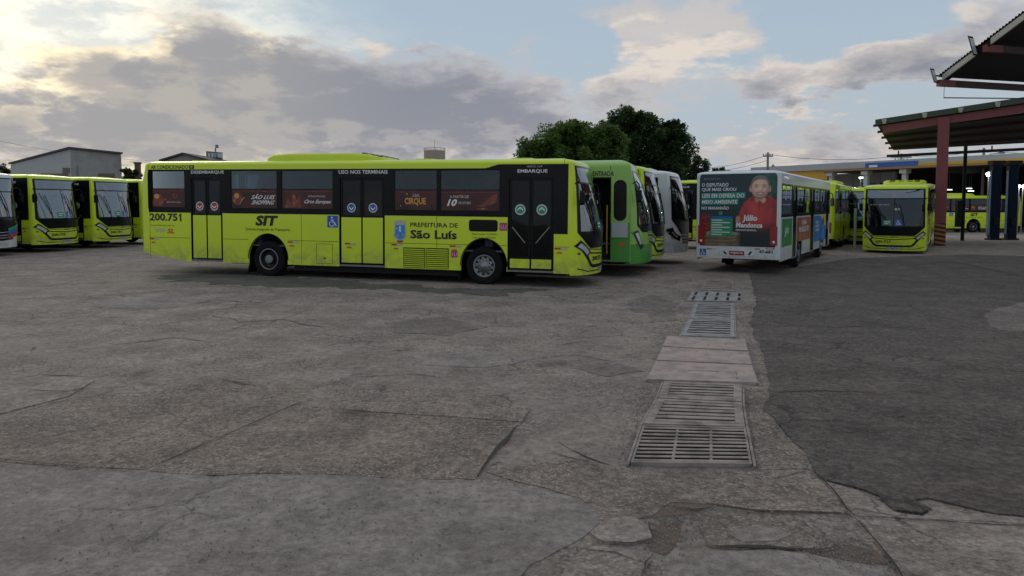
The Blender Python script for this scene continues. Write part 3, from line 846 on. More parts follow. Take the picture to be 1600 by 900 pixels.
    for x in (-3.92, 8.35): js.grid([[(x - .006, y, z + .002), (x + .006, y, z + .002)] for y, z in [(-WB - .001, 3.0), (-WB - .001, 3.13)] + [(-(WB - .34 * (1 - math.cos(a))) - .001, 3.13 + .12 * math.sin(a)) for a in (.3, .6, .9, 1.2, 1.5)]])
    js.build('roof_joint', blackm, root)

def lime_btop(x): return 3.0 + .10 * max(0, min(1, (x - 6.33) / .33))
LIME = dict(paint=lime, xr=-3.95, xf=8.52, axles=[0, 6.28], bx0=-4.02 + .07, bx1=8.46, btop=lime_btop, bround=True, drop_front=1.36, vseams=[-3.90, 1.05, 5.0],
    right=dict(doors=[(-2.50, -1.45, 'rear'), (2.19, 3.53, 'mid'), (6.91, 8.11, 'front')], wins=[(-3.93, -2.68), (-1.17, .31), (.44, 2.02), (3.80, 5.01), (5.09, 6.71)], adkind=[1, 2, 3, 4, 5]),
    left=dict(wins=[(-3.93, -2.68), (-2.5, -1.3), (-1.17, .31), (.44, 2.02), (2.14, 3.66), (3.80, 5.01), (5.09, 6.71), (6.85, 8.1)], adkind=[4, 1, 2, 3, 5, 4, 5, 1]),
    reflectors=dict(right=[-3.92, .62, 2.36, 3.72, 5.36, 8.13], left=[-3.92, .62, 3.72, 5.36]), frontfn=lime_front, extra=lime_extra)
proto = make_bus(LIME)
fm_map, rm_map = LIME['frontmap'], LIME['rmap']
def place(o, x, y, ang, pitch=0.0, z=None):
    """x, y: where the middle of the rear axle stands"""
    o.location = (x, y, (G(x, y) if z is None else z)); o.rotation_euler = (0, pitch, R(ang))
def by_front(px, D, ang, xn=9.12):
    """rear axle position for a bus whose nose is seen at column px, D metres away"""
    X = (px - 800) / FPX * D; a = R(ang)
    return X - xn * math.cos(a), D - xn * math.sin(a)
def number(o, s, side=True, frontn=True):
    if side: letters('fleet_number', s, ink, o, rm_map, -3.90, -2.80, 1.52, 1.74, bold=.03)
    if frontn: letters('fleet_number', s, ink, o, fm_map, -.70, -.08, .675, .79, bold=.03, off=.009)
GRP = 'lime city buses parked in the yard'
limes = []
def lime_bus(px, D, ang, num, label, pos=None):
    o = proto if not limes else copy_tree(proto, None, ('fleet_number', 'fleet_digit'))
    limes.append(o)
    x, y = pos or by_front(px, D, ang)
    place(o, x, y, ang)
    if num: number(o, num)
    tag(o, label, 'bus', GRP)
    return o
A15 = R(-15)
mainx, mainy = -6.80 - WB * math.sin(A15), 20.46 + WB * math.cos(A15)
mb = lime_bus(0, 0, -15, None, 'long lime bus standing side-on in the middle, number 200.751, dark doors closed', (mainx, mainy))
mb.location.z = .035; mb.rotation_euler = (0, .009, A15)
lime_bus(104, 31.6, -8, '200.733', 'lime bus in the left row next to the striped white bus')
lime_bus(192, 34.6, -8, '200.734', 'second lime bus of the left row, its whole front showing, below the warehouse corner')
lime_bus(262, 37.8, -8, None, 'third lime bus of the left row, mostly hidden behind the tail of the big bus')
lime_bus(1037, 24.0, -17, '200.748', 'lime bus whose thin nose shows between green bus and plain white bus')
lime_bus(1116, 36.5, -15, None, 'lime bus showing only its dark front door between white bus and poster bus', None)
a60 = R(60)
lime_bus(0, 0, 60, None, 'lime bus beyond the poster bus, its rear corner and door arrows showing', (15.35 + 3.95 * .5 - WB * .866, 35.0 + 3.95 * .866 + WB * .5))
lime_bus(1396, 32.6, 270 - 31, '200.727', 'lime bus facing the camera beside the dark red column, its windscreen dark')
limes[-1].rotation_euler.y = .028; limes[-1].location.z += .10
for ch in limes[-1].children:
    if ch.name.startswith('windscreen') and ch.name.split('.')[0] == 'windscreen':
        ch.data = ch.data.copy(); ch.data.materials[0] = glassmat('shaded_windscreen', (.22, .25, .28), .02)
lime_bus(1352, 40.5, 270 - 29, None, 'lime bus behind the facing one, a sliver of roof and dark front at its left')
sh = lime_bus(0, 0, 180, None, 'lime bus side-on before the dark depot, behind red column and blue posts', ((1521 - 800) / FPX * 65, 65 + WB))
number(mb, '200.751', True, False)
letters('fleet_number', '200.751', ink, mb, fm_map, -.70, -.08, .675, .79, bold=.03, off=.009)

# ---- the older green bus with its door open
gl_hi = pmat('leaf_green_paint', (.27, .50, .085), .33, var=.06, coat=.4, dust=.4)
gl_lo = pmat('dark_green_paint', (.06, .28, .035), .33, var=.06, coat=.4)
def green_front(sp, root, fp):
    f, strip = sp['front'], sp['strip']
    b = MB(); sp['patch'](b, f, [.33 + .05 * i for i in range(12)], WB - .001, .005, 0, 24); b.build('lower_front', gl_lo, root, True)
    for k in range(4):
        g_ = MB(); z = 1.19 - .10 * k
        strip(g_, f, [(-.62 + .04 * k, z + .05), (0, z), (.62 - .04 * k, z + .05)], .05, .012); g_.build('grille', black if k % 2 else silver, root)
    for k in range(3):
        g_ = MB(); strip(g_, f, [(-.5, .60 - .08 * k), (.5, .60 - .08 * k)], .035, .012); g_.build('lower_grille', silver, root)
    for k in (-1, 1):
        bz = MB(); strip(bz, f, [(k * 1.21, 1.26), (k * 1.14, 1.05), (k * 1.05, .86), (k * .98, .76)], .15, .010); h = bz.build('headlight', darkrim, root, True)
        ln = MB(); strip(ln, f, [(k * 1.19, 1.21), (k * 1.125, 1.03), (k * 1.05, .88)], .085, .018); ln.build('lens', lampw, h)
def green_extra(sp, root):
    mp = sp['rmap']
    letters('sign_lettering', 'ENTRADA', ink, root, mp, 7.44, 8.05, 2.83, 2.97, bold=.02)
    # pillar panel ahead of the door with its tall rounded window
    decal('quarter_window', [(rrect(8.05, 8.42, 1.55, 2.72, .18, 6), black)], root, mp, off=.006)
    decal('grey_side_patch', [([(8.0, 1.08), (8.46, 1.08), (8.46, 1.5), (8.0, 1.5)], greypan)], root, mp, off=.004)
    decal('orange_marker', [(rrect(8.2, 8.36, .83, .93, .03), orange)], root, mp, off=.008)
    decal('upper_side_patch', [([(7.98, 1.5), (8.5, 1.5), (8.5, 2.8), (7.98, 2.8)], gl_hi)], root, mp, off=.0045)
    j = MB(); j.grid([[(7.95, -WB - .003, z), (7.965, -WB - .003, z)] for z in (2.98, 3.13)]); j.build('roof_joint', blackm, root)
    hm = MB(); hm.prism([(5.6 + u, v, 3.2) for u, v in rrect(-.35, .35, -.4, .4, .08)], [(5.6 + u * .85, v * .85, 3.30) for u, v in rrect(-.35, .35, -.4, .4, .08)]); hm.build('roof_hatch', gl_hi, root)
GREEN = dict(paint=gl_hi, paint_low=gl_lo, paint_front=gl_hi, xr=-3.4, xf=8.52, axles=[0, 6.0], bx1=7.98, btop=lambda x: 2.80 if x > 6.9 else 2.95, wz=(1.9, 2.78), zt=3.10, roofh=.20, ads=False, nexp=1.9,
    nose=[(.3, .50), (1.0, .53), (1.4, .50), (2.0, .40), (2.6, .22), (2.95, .06), (3.1, .02)], hw=lambda z: 1.17 - .04 * (z - 1.4), mask=(1.22, 2.98), vz=1.42, vh=.95, signz=2.55,
    right=dict(doors=[(-2.3, -1.2, 'rear'), (2.2, 3.5, 'mid'), (6.95, 7.97, 'open')], wins=[(-1.1, .3), (.4, 2.1), (3.6, 5.0), (5.1, 6.7)]), left=dict(wins=[(-3.0, -1.2), (-1.1, .3), (.4, 2.1), (2.2, 3.5), (3.6, 5.0), (5.1, 6.7), (6.8, 8.2)]),
    signs=False, frontfn=green_front, extra=green_extra, doorpaint=gl_lo)
gb_ = make_bus(GREEN)
a = R(-15); px_, py_ = 3.36, 20.96
place(gb_, px_ - 8.52 * math.cos(a) - WB * math.sin(a), py_ - 8.52 * math.sin(a) + WB * math.cos(a), -15)
tag(gb_, 'green bus with its front door open under the word ENTRADA', 'bus')

# ---- plain white bus and the white bus with coloured stripes
def white_front(sp, root, fp):
    f, strip = sp['front'], sp['strip']
    for k in range(4):
        g_ = MB(); strip(g_, f, [(-.78 + .05 * k, 1.02 - .11 * k), (0, .98 - .11 * k), (.78 - .05 * k, 1.02 - .11 * k)], .085, .010 + .001 * k); g_.build('grille', black if k != 2 else darkrim, root)
    for k in (-1, 1):
        bz = MB(); strip(bz, f, [(k * 1.245, 1.20), (k * 1.18, 1.05), (k * 1.06, .92), (k * .80, .82)], .19, .010); h = bz.build('headlight', black, root, True)
        ln = MB(); strip(ln, f, [(k * 1.18, 1.07), (k * 1.07, .94), (k * .96, .885)], .06, .02); ln.build('lens', silver, h)
    pl = MB(); pl.grid([[f(y, z, .014) for y in (-.24, 0, .24)] for z in (.42, .53)]); pl.build('number_plate', silverp, root)
def white_extra(sp, root):
    p = MB(); p.prism([(7.3 + u, v, 3.2) for u, v in rrect(-.9, .8, -.95, .95, .3)], [(7.2 + u * .8, v * .85, 3.36) for u, v in rrect(-.9, .8, -.95, .95, .3)]); p.build('air_conditioner', white, root)
WHITE = dict(paint=white, xr=-3.9, xf=8.55, axles=[0, 6.1], bx1=8.25, btop=lambda x: 3.0, ads=False, hw=lambda z: 1.20 - .03 * max(0, z - 1.4), mask=(.98, 3.05), vz=1.5, vh=.72, signz=2.52, nexp=1.75,
    right=dict(doors=[(-2.4, -1.4, 'rear'), (2.2, 3.5, 'mid'), (6.95, 8.1, 'front')], wins=[(-3.8, -2.6), (-1.1, .3), (.4, 2.1), (3.7, 5.0), (5.1, 6.7)]), left=dict(wins=[(-3.0, -1.2), (-1.1, .3), (.4, 2.1), (2.2, 3.5), (3.6, 5.0), (5.1, 6.7), (6.8, 8.2)]),
    signs=False, frontfn=white_front, extra=white_extra, doorpaint=black, drop_front=1.3)
wb_ = make_bus(WHITE)
x, y = by_front(1074, 27.0, -21); place(wb_, x, y, -21)
tag(wb_, 'plain white bus with black windscreen surround, nose between green bus and poster bus', 'bus', 'white buses')
wb2 = copy_tree(wb_)
x, y = by_front(2, 28.3, -7); place(wb2, x, y, -7)
tag(wb2, 'white bus with red, blue and green stripes, cut by the left edge', 'bus', 'white buses')
for i, (m, z) in enumerate(((red, .86), (blue, 1.02), (green, 1.16))):
    for k in (1, -1):
        s = MB(); WHITE['strip'](s, WHITE['front'], [(k * .30, z - .14), (k * .75, z - .05), (k * 1.26, z + .12)], .13, .024 + .002 * i); s.build('stripe', m, wb2)

# ---- white bus with the poster on its back
navy = pmat('poster_navy', (.012, .026, .034), .35, var=.3)
skin = pmat('poster_skin', (.50, .29, .20), .5, var=.08, scale=6); skin2 = pmat('poster_skin_shadow', (.36, .185, .12), .5); hair = pmat('poster_hair', (.17, .165, .165), .6, var=.3, scale=30)
shirt = pmat('poster_shirt', (.36, .035, .035), .5, var=.2, scale=5); shirt2 = pmat('poster_shirt_dark', (.19, .015, .018), .5)
wood = pmat('poster_wood', (.24, .17, .10), .6, var=.4, scale=14); leafp = pmat('poster_leaf', (.03, .10, .06), .6); teal = pmat('poster_teal', (.035, .25, .18), .5); eye = pmat('poster_dark', (.03, .018, .015), .6)
def poster_mat():
    m = bpy.data.materials.new('poster_print'); m.use_nodes = True; t = m.node_tree; p = t.nodes['Principled BSDF']
    n = t.nodes.new('ShaderNodeVertexColor'); n.layer_name = 'print'; t.links.new(n.outputs[0], p.inputs['Base Color']); p.inputs['Roughness'].default_value = .35
    return m
def poster_colour(u, v):
    """the printed picture: a smiling man in a red polo shirt, flowers and a wooden box on a dark green-blue ground"""
    def nz(sx, sy, k=0): return mnoise.noise((u * sx, v * sy, k))
    def over(c, d, a): return tuple(x + (y - x) * max(0, min(1, a)) for x, y in zip(c, d))
    def ell(cx, cy, rx, ry, soft=.10): return sstep(1 - ((u - cx) / rx) ** 2 - ((v - cy) / ry) ** 2, -soft, soft)
    def poly_w(x, pts):                                   # piecewise-linear profile
        for (a, p), (b, q_) in zip(pts, pts[1:]):
            if x <= b: return p + (q_ - p) * max(0, x - a) / (b - a)
        return pts[-1][1]
    def mul(c, k): return tuple(x * k for x in c)
    c = mul((.012, .030, .036), 1 + .5 * nz(3, 3) + .35 * v)
    c = over(c, mul((.03, .11, .07), 1 + .6 * nz(30, 18, 2)), sstep(nz(14, 9, 5) + (u - .88) * 5 + (v - .72) * 2, .1, .5) * .7 * sstep(v, .5, .7))
    # red flowers bottom left
    fl = sstep(.30 - abs(u - .06) * 2.2 - .10 * abs(v - .25) + .22 * nz(20, 20, 8), .06, .16) * sstep(.47 - v, 0, .06)
    c = over(c, mul((.30, .022, .030), .75 + .9 * nz(34, 34, 3) + .3 * nz(70, 70, 1)), fl)
    # wooden box with pale paper
    bx = sstep(u, .07, .085) * sstep(.555 - u, 0, .012) * sstep(.155 - v, 0, .01)
    c = over(c, mul((.25, .185, .11), .75 + .45 * nz(8, 60, 6) + .2 * nz(60, 60, 2) - .5 * sstep(abs((v % .052) - .026), .019, .025)), bx)
    pp = sstep(u, .09, .11) * sstep(.55 - u, 0, .02) * sstep(v, .15, .16) * sstep(.205 + .012 * nz(18, 4) - v, 0, .012)
    c = over(c, mul((.36, .34, .28), .8 + .5 * nz(40, 30, 4)), pp)
    # shirt
    top = poly_w(u, [(.50, .36), (.54, .50), (.585, .60), (.65, .66), (.71, .695), (.87, .715), (.93, .68), (1.0, .63)])
    left = .505 + .03 * sstep(v, .42, .6) + .02 * sstep(.34, v, .2) if False else .505
    sh = sstep(top - v, -.006, .008) * sstep(u - left, -.004, .010) * sstep(v, .16, .30)
    fold = .80 + .34 * nz(7, 4, 11) + .22 * nz(16, 9, 12) + .35 * math.exp(-((u - .70) / .14) ** 2 - ((v - .50) / .16) ** 2) - .45 * math.exp(-((u - .598 - .10 * (v - .35)) / .016) ** 2) * sstep(.56 - v, 0, .1) - .22 * sstep(u, .92, .99) - .5 * sstep(.36 - v, 0, .18)
    c = over(c, mul((.50, .050, .050), max(.12, fold)), sh)
    # forearm at the left edge
    c = over(c, mul((.55, .30, .21), .8 + .3 * nz(12, 12)), ell(.512, .365, .028, .065, .3) * sstep(.43 - v, 0, .02))
    # neck and collar
    c = over(c, mul((.55, .31, .22), .75 + .5 * sstep(u, .72, .84)), ell(.795, .665, .072, .085, .12) * sstep(v + abs(u - .785) * .9, .625, .645))
    for sg, cu in ((-1, .715), (1, .865)):
        d = abs((u - cu) * .75 + sg * (v - .672) * .9) ; c = over(c, mul((.34, .030, .032), .9 + .4 * nz(20, 20)), sstep(.022 - d, 0, .010) * ell(cu, .672, .06, .075, .2))
    c = over(c, (.12, .012, .014), sstep(.006 - abs(u - .782), 0, .004) * sstep(v, .50, .52) * sstep(.62 - v, 0, .02))
    # ears, hair, face
    for cu in (.668, .908): c = over(c, (.58, .31, .22), ell(cu, .79, .018, .044, .25))
    hk = ell(.788, .842, .122, .132, .08)
    c = over(c, mul((.17, .165, .16), .75 + .55 * nz(60, 30, 7) + .4 * sstep(v, .86, .96)), hk)
    nx, ny = (u - .788) / .114, (v - .785) / (.165 if v > .785 else .140)
    if v < .785: nx *= 1 + .16 * min(1, -ny) ** 2
    r2 = nx * nx + ny * ny
    face = sstep(1 - r2, -.05, .10) * sstep(.922 - .30 * (u - .80) ** 2 * 10 + .010 * nz(30, 30, 9) - v, -.006, .014)
    lam = max(0, -.12 * nx + .42 * ny + .85 * math.sqrt(max(0, 1 - min(1, r2))))
    sk = mul((.86, .52, .39), .36 + .70 * lam + .05 * nz(14, 14, 4))
    def g2(cx, cy, sx, sy): return math.exp(-((u - cx) / sx) ** 2 - ((v - cy) / sy) ** 2)
    for cu in (.740, .838):
        sk = mul(sk, 1 - .40 * g2(cu, .822, .026, .016)); sk = over(sk, (.10, .085, .08), .75 * g2(cu, .845 - .02 * abs(u - .789), .026, .0065)); sk = over(sk, (.03, .02, .018), .95 * g2(cu, .818, .013, .006))
        sk = mul(sk, 1 + .18 * g2(cu + (.0 if cu < .789 else .005), .775, .022, .02))
    sk = mul(sk, 1 + .22 * g2(.789, .785, .010, .03)); sk = mul(sk, 1 - .38 * g2(.789, .755, .024, .007)); sk = mul(sk, 1 - .25 * g2(.812, .785, .007, .022))
    for sg in (-1, 1): sk = mul(sk, 1 - .28 * g2(.789 + sg * .046, .742, .007, .024))
    my = v - .722 - 3.0 * (u - .789) ** 2
    sk = over(sk, (.20, .07, .06), sstep(.019 - abs(my), 0, .006) * sstep(.050 - abs(u - .789), 0, .012))
    sk = over(sk, (.66, .62, .58), sstep(.0105 - abs(my - .001), 0, .005) * sstep(.042 - abs(u - .789), 0, .010))
    sk = mul(sk, 1 - .30 * sstep(-ny, .72, 1.0))
    c = over(c, sk, face)
    # dark vignette of the print at the foot
    c = over(c, (.010, .014, .016), sstep(u, .46, .58) * sstep(.30 - v, .0, .16) * .92)
    return c
def poster_rear(sp, root, rp):
    rear = sp['rear']
    Z0, Z1, HWp = .86, 3.11, 1.17
    def mp(u, v, o):
        y = -HWp + 2 * HWp * u
        z = Z0 + (Z1 - Z0) * v
        return rear(-y, z, o)
    NU, NV = 150, 140
    b = MB(); rows = []; cols = []
    for k in range(NV + 1):
        v = k / NV; t = 1.0
        if v > .94: t = 1 - .05 * ((v - .94) / .06) ** 2
        if v < .05: t = 1 - .03 * (1 - v / .05)
        rows.append([mp(.5 + (j / NU - .5) * t, v, .006) for j in range(NU + 1)])
        cols += [poster_colour(.5 + (j / NU - .5) * t, v) for j in range(NU + 1)]
    b.grid(rows); po = b.build('rear_poster', poster_mat(), root, True)
    ca = po.data.color_attributes.new('print', 'FLOAT_COLOR', 'POINT')
    for i, c in enumerate(cols): ca.data[i].color = (*c, 1)
    def D(name, shapes, off): return decal(name, shapes, po, mp, off, .0007)
    D('poster_green_card', [([(.155, .12), (.445, .15), (.445, .40), (.155, .40)], green), ([(.155, .385), (.445, .385), (.445, .415), (.155, .415)], blue)] +
        [([(.17, .365 - .033 * k), (.17 + (.24 if k % 2 else .14), .365 - .033 * k), (.17 + (.24 if k % 2 else .14), .353 - .033 * k), (.17, .353 - .033 * k)], wink) for k in range(7)] + [(circ(.29, .455, .026, .028, 14), teal)], .016)
    def T(s, u0, u1, v0, v1, m=wink, sh=.18, bold=.022): letters('poster_lettering', s, m, po, mp, u0, u1, v0, v1, bold, sh * .44, .022)
    D('poster_highlight', [([(.03, .655), (.605, .665), (.605, .745), (.03, .735)], teal), ([(.03, .57), (.515, .578), (.515, .655), (.03, .648)], teal)], .016)
    T('O DEPUTADO', .035, .385, .825, .875); T('QUE MAIS CRIOU', .035, .485, .755, .81); T('LEIS EM DEFESA DO', .04, .59, .672, .728); T('MEIO AMBIENTE', .04, .50, .587, .64); T('NO MARANHÃO', .035, .395, .505, .56)
    T('@juliomendoncama', .06, .27, .925, .942, silverp, 0, 0)
    T('Júlio', .575, .76, .33, .435, wink, .2, .04); T('Mendonça', .49, .825, .245, .33, wink, .2, .04); T('DEPUTADO ESTADUAL', .49, .75, .215, .238, wink, 0, .02)
    for k in (-1, 1):
        tl = MB(); tl.grid([[rear(k * y, z, .020) for y in (.98, 1.06, 1.13, 1.19)] for z in (.92, 1.1, 1.3, 1.5)]); to = tl.build('tail_lamp', tailred, root)
        wl_ = MB(); wl_.poly([rear(k * (1.09 + u), 1.02 + v, .024) for u, v in circ(0, 0, .04)]); wl_.build('reversing_lamp', wink, to)
    rm = sp['rearmap']
    decal('number_plate', [(rrect(-.22, .24, .585, .72, .015), tailred)], root, rm); letters('plate_lettering', 'PSJ8676', wink, root, rm, -.17, .19, .615, .69, off=.012)
    letters('fleet_number', '47-681', ink, root, rm, .68, 1.08, .67, .77, bold=.03, off=.009)
    wheelchair(root, rm, -1.14, .56, .20)
    decal('reflector_strip', [([(-.92, .745), (-.78, .745), (-.78, .775), (-.92, .775)], red), ([(-.78, .745), (-.64, .745), (-.64, .775), (-.78, .775)], silverp), ([(.55, .785), (.70, .785), (.70, .815), (.55, .815)], red), ([(.88, .80), (1.12, .80), (1.12, .845), (.88, .845)], red), ([(.92, .812), (1.08, .812), (1.08, .83), (.92, .83)], wink)], root, rm)
    decal('bumper_slot', [([(-.42, .69), (-.36, .70), (-.28, .61), (-.34, .60)], blackm)], root, rm); decal('bumper_slot', [([(.34, .61), (.42, .72), (.48, .71), (.40, .60)], blackm)], root, rm)
    bl = MB(); sp['strip'](bl, rear, [(-.55, .585), (-.3, .545), (.3, .545), (.55, .585)], .02, .006); bl.build('bumper_groove', greypan, root)
def poster_extra(sp, root):
    mp = sp['rmap']
    gA = pmat('side_ad_green', (.03, .22, .06), .45, var=.3, scale=2); gB = pmat('side_ad_red', (.33, .06, .035), .45, var=.5, scale=2, col2=(.40, .17, .06)); gC = pmat('side_ad_blue', (.03, .17, .45), .45, var=.4, scale=1.5)
    x0 = sp['xr']
    decal('side_advert', [([(x0 + .15, .85), (x0 + 1.95, .85), (x0 + 1.95, 1.72), (x0 + .15, 1.72)], gA)], root, mp); letters('advert_lettering', 'JÁ!', wink, root, mp, x0 + .6, x0 + 1.3, 1.15, 1.5)
    decal('side_advert', [([(x0 + 2.9, .9), (x0 + 5.85, .9), (x0 + 5.85, 1.72), (x0 + 2.9, 1.72)], gB)], root, mp)
    letters('advert_lettering', 'VENHA', wink, root, mp, x0 + 3.9, x0 + 5.0, 1.45, 1.62); letters('advert_lettering', 'MUNDO VIP', wink, root, mp, x0 + 3.4, x0 + 5.5, 1.2, 1.4)
    decal('side_advert', [([(x0 + 6.85, .72), (x0 + 10.2, .72), (x0 + 10.2, 1.72), (x0 + 6.85, 1.72)], gC), ([(x0 + 8.6, 1.72), (x0 + 10.2, 1.72), (x0 + 10.2, 1.2)], yellowp), ([(x0 + 9.0, .74), (x0 + 9.2, 1.3), (x0 + 9.7, 1.35), (x0 + 9.9, .74)], skyblue), (circ(x0 + 9.45, 1.5, .2, .13), eye)], root, mp)
    for k in range(3): letters('advert_lettering', 'INSS', wink, root, mp, x0 + 7.3, x0 + 8.2, 1.42 - .15 * k, 1.52 - .15 * k)
    p = MB(); p.prism([(-1.2 + u, v, 3.2) for u, v in rrect(-.4, .4, -.45, .45, .1)], [(-1.2 + u * .85, v * .85, 3.29) for u, v in rrect(-.4, .4, -.45, .45, .1)]); p.build('roof_hatch', white, root)
    fl_ = MB()
    for k in range(12): fl_.box(x0 + .8 + k * .8, x0 + .83 + k * .8, -WB - .003, -WB + .02, 2.3, 2.76)
    fl_.build('window_mullion', greypan, root)
POSTER = dict(paint=white, xr=-3.55, xf=8.0, axles=[0, 5.6], nr=.14, rexp=13, rtaper=0, btop=lambda x: 2.80, wz=(1.85, 2.76), dtop=2.78, zt=3.10, roofh=.10, zb=.42, zr0=.48, kick=-3.9, ads=False, gm=dglass,
    right=dict(doors=[(-1.45, -.75, 'rear'), (2.4, 3.25, 'mid'), (6.75, 7.6, 'front')], wins=[(-3.4, -1.6), (-.65, .9), (1.0, 2.3), (3.35, 4.9), (5.0, 6.6)]), left=dict(wins=[(-3.3, -1.5), (-1.4, .3), (.4, 2.1), (2.2, 3.8), (3.9, 5.5), (5.6, 7.6)]),
    signs=False, rearfn=poster_rear, extra=poster_extra, doorpaint=black, mask=(1.0, 3.02), seams=False)
pb = make_bus(POSTER)
a = R(60); cx, cy = 8.15, 22.3
place(pb, cx + 3.55 * math.cos(a) - WB * math.sin(a), cy + 3.55 * math.sin(a) + WB * math.cos(a), 60)
tag(pb, 'white bus seen from behind, its back covered by a poster of a red-shirted man', 'bus')

# ------------------------------------------------------------------ the yard
def ground_mat(name, c1, c2, c3, stone=.5, dark=(.035, .032, .030), bumpk=1.0, wet=0.0, pth=(.42, .62), mott=.5, grain=.22, ssc=1.0, dk=1.0):
    m = bpy.data.materials.new(name); m.use_nodes = True
    t = m.node_tree; q = NG(t); p = t.nodes['Principled BSDF']
    pos = t.nodes.new('ShaderNodeNewGeometry').outputs['Position']
    big = q.noise(pos, .16, 6, .62, .6); mid = q.noise(pos, .9, 7, .65, .4); fine = q.noise(pos, 9, 6, .7); grit = q.noise(pos, 70, 3, .7)
    vd, vc = q.voro(pos, 34 * ssc); vd2, _ = q.voro(pos, 85)
    c = q.mix(q.smooth(big, .36, .66), c1, c2)
    c = q.mix(q.mul(q.smooth(mid, .50, .72), .75), c, c3)
    c = q.mix(q.mul(q.smooth(q.noise(pos, .45, 8, .7, 1.2), .58, .68), .55), c, dark)
    c = q.mix(q.mul(q.smooth(fine, .55, .75), .5), c, dark)
    c = q.mix(q.mul(q.smooth(q.noise(pos, 2.6, 8, .72, .5), .52, .70), mott), c, dark)
    c = q.mix(q.mul(q.smooth(q.noise(pos, 1.7, 8, .72, .8), .60, .74), mott * .8), c, tuple(v * 1.35 for v in c3))
    wv = t.nodes.new('ShaderNodeVectorMath'); wv.operation = 'ADD'; t.links.new(pos, wv.inputs[0])
    t.links.new(q.mix(1.0, q.noise(pos, 1.6, 5, .65, col=True), (.55, .55, .55), 'MULTIPLY'), wv.inputs[1])
    ve, _ = q.voro(wv.outputs[0], .75, 'DISTANCE_TO_EDGE')
    hair = q.mul(q.sub(1.0, q.smooth(ve, .004, .018)), q.smooth(q.noise(pos, .5, 3, .5), .50, .60))
    gr = q.noise(pos, 1.3, 14, .82)
    gr2 = q.noise(pos, 13, 8, .82)
    pits = q.smooth(q.noise(pos, 5.5, 8, .75), .61, .68)
    c = q.mix(q.smooth(gr, .36, .64), q.mix(1.0, c, (.62, .60, .58), 'MULTIPLY'), q.mix(1.0, c, (1.30, 1.29, 1.27), 'MULTIPLY'))
    c = q.mix(q.smooth(gr2, .42, .58), q.mix(1.0, c, (1 - grain, 1 - grain, 1 - grain), 'MULTIPLY'), q.mix(1.0, c, (1 + grain, 1 + grain, 1 + grain), 'MULTIPLY'))
    c = q.mix(q.mul(pits, mott), c, dark)
    c = q.mix(q.mul(hair, .75 * min(1, mott * 2)), c, (.025, .022, .020))
    sep_ = t.nodes.new('ShaderNodeSeparateColor'); t.links.new(vc, sep_.inputs[0])
    patchy = q.smooth(q.noise(pos, .7, 4, .6), *pth)
    st = q.mul(q.mul(q.smooth(sep_.outputs[0], .55, 1.0), q.sub(1.0, q.smooth(vd, .25, .6))), q.mul(patchy, stone))
    c = q.mix(st, c, tuple(min(1, v * 1.9) for v in c1))
    c = q.mix(q.mul(q.smooth(vd, .45, .8), q.mul(patchy, stone * dk)), c, dark)
    c = q.mix(q.mul(q.smooth(grit, .35, .75), .35), c, tuple(v * 1.5 for v in c2))
    t.links.new(c, p.inputs['Base Color'])
    t.links.new(q.sub(.92, q.mul(q.smooth(big, .5, .75), .22 + wet)), p.inputs['Roughness'])
    p.inputs['Specular IOR Level'].default_value = .35
    h = q.add(q.add(q.mul(mid, .9), q.mul(fine, .30)), q.add(q.mul(q.mul(q.sub(1.0, vd), patchy), .42 * stone), q.mul(q.sub(1.0, vd2), .12)))
    h = q.sub(q.add(h, q.add(q.mul(gr, .9), q.mul(gr2, .30))), q.mul(pits, .35))
    h = q.sub(q.add(h, q.mul(grit, .06)), q.mul(hair, .35 * min(1, mott * 2)))
    b = t.nodes.new('ShaderNodeBump'); b.inputs['Strength'].default_value = .85; b.inputs['Distance'].default_value = .035 * bumpk
    t.links.new(h, b.inputs['Height']); t.links.new(b.outputs[0], p.inputs['Normal'])
    return m
concrete = ground_mat('worn_concrete', (0.322, 0.262, 0.223), (0.252, 0.211, 0.186), (0.373, 0.301, 0.254), bumpk=1.4)
asphalt_r = ground_mat('dark_asphalt', (0.138, 0.113, 0.099), (0.111, 0.092, 0.082), (0.179, 0.145, 0.125), .6, (0.039, 0.031, 0.028), 1.4, grain=.34)
smoothp = ground_mat('smooth_patch', (0.277, 0.234, 0.209), (0.240, 0.210, 0.194), (0.302, 0.253, 0.222), .15, (0.129, 0.107, 0.094), .9, .04, mott=.28, grain=.20)
rough = ground_mat('exposed_aggregate', (0.316, 0.249, 0.206), (0.264, 0.215, 0.184), (0.373, 0.292, 0.242), .8, (0.071, 0.054, 0.045), 2.0, pth=(.26, .56), mott=.3, grain=.34, ssc=1.15, dk=.55)
pale = ground_mat('pale_concrete', (0.329, 0.267, 0.228), (0.283, 0.235, 0.205), (0.354, 0.290, 0.248), .5, (0.090, 0.072, 0.059), 1.2, mott=.4, grain=.28)
worn = ground_mat('worn_asphalt', (0.229, 0.189, 0.164), (0.190, 0.159, 0.142), (0.264, 0.217, 0.186), bumpk=1.3)
crackm = pmat('crack_dirt', (.040, .033, .028), .95, var=.3)
dirt = pmat('reddish_dirt', (.15, .105, .08), .95, var=.4, scale=8, bump=.6)
bus_shade = ground_mat('under_bus_shade', (.135, .12, .105), (.11, .10, .09), (.18, .158, .138), .4, (.03, .028, .026), 1.2)  # shade under the main bus, painted as a darker ground patch

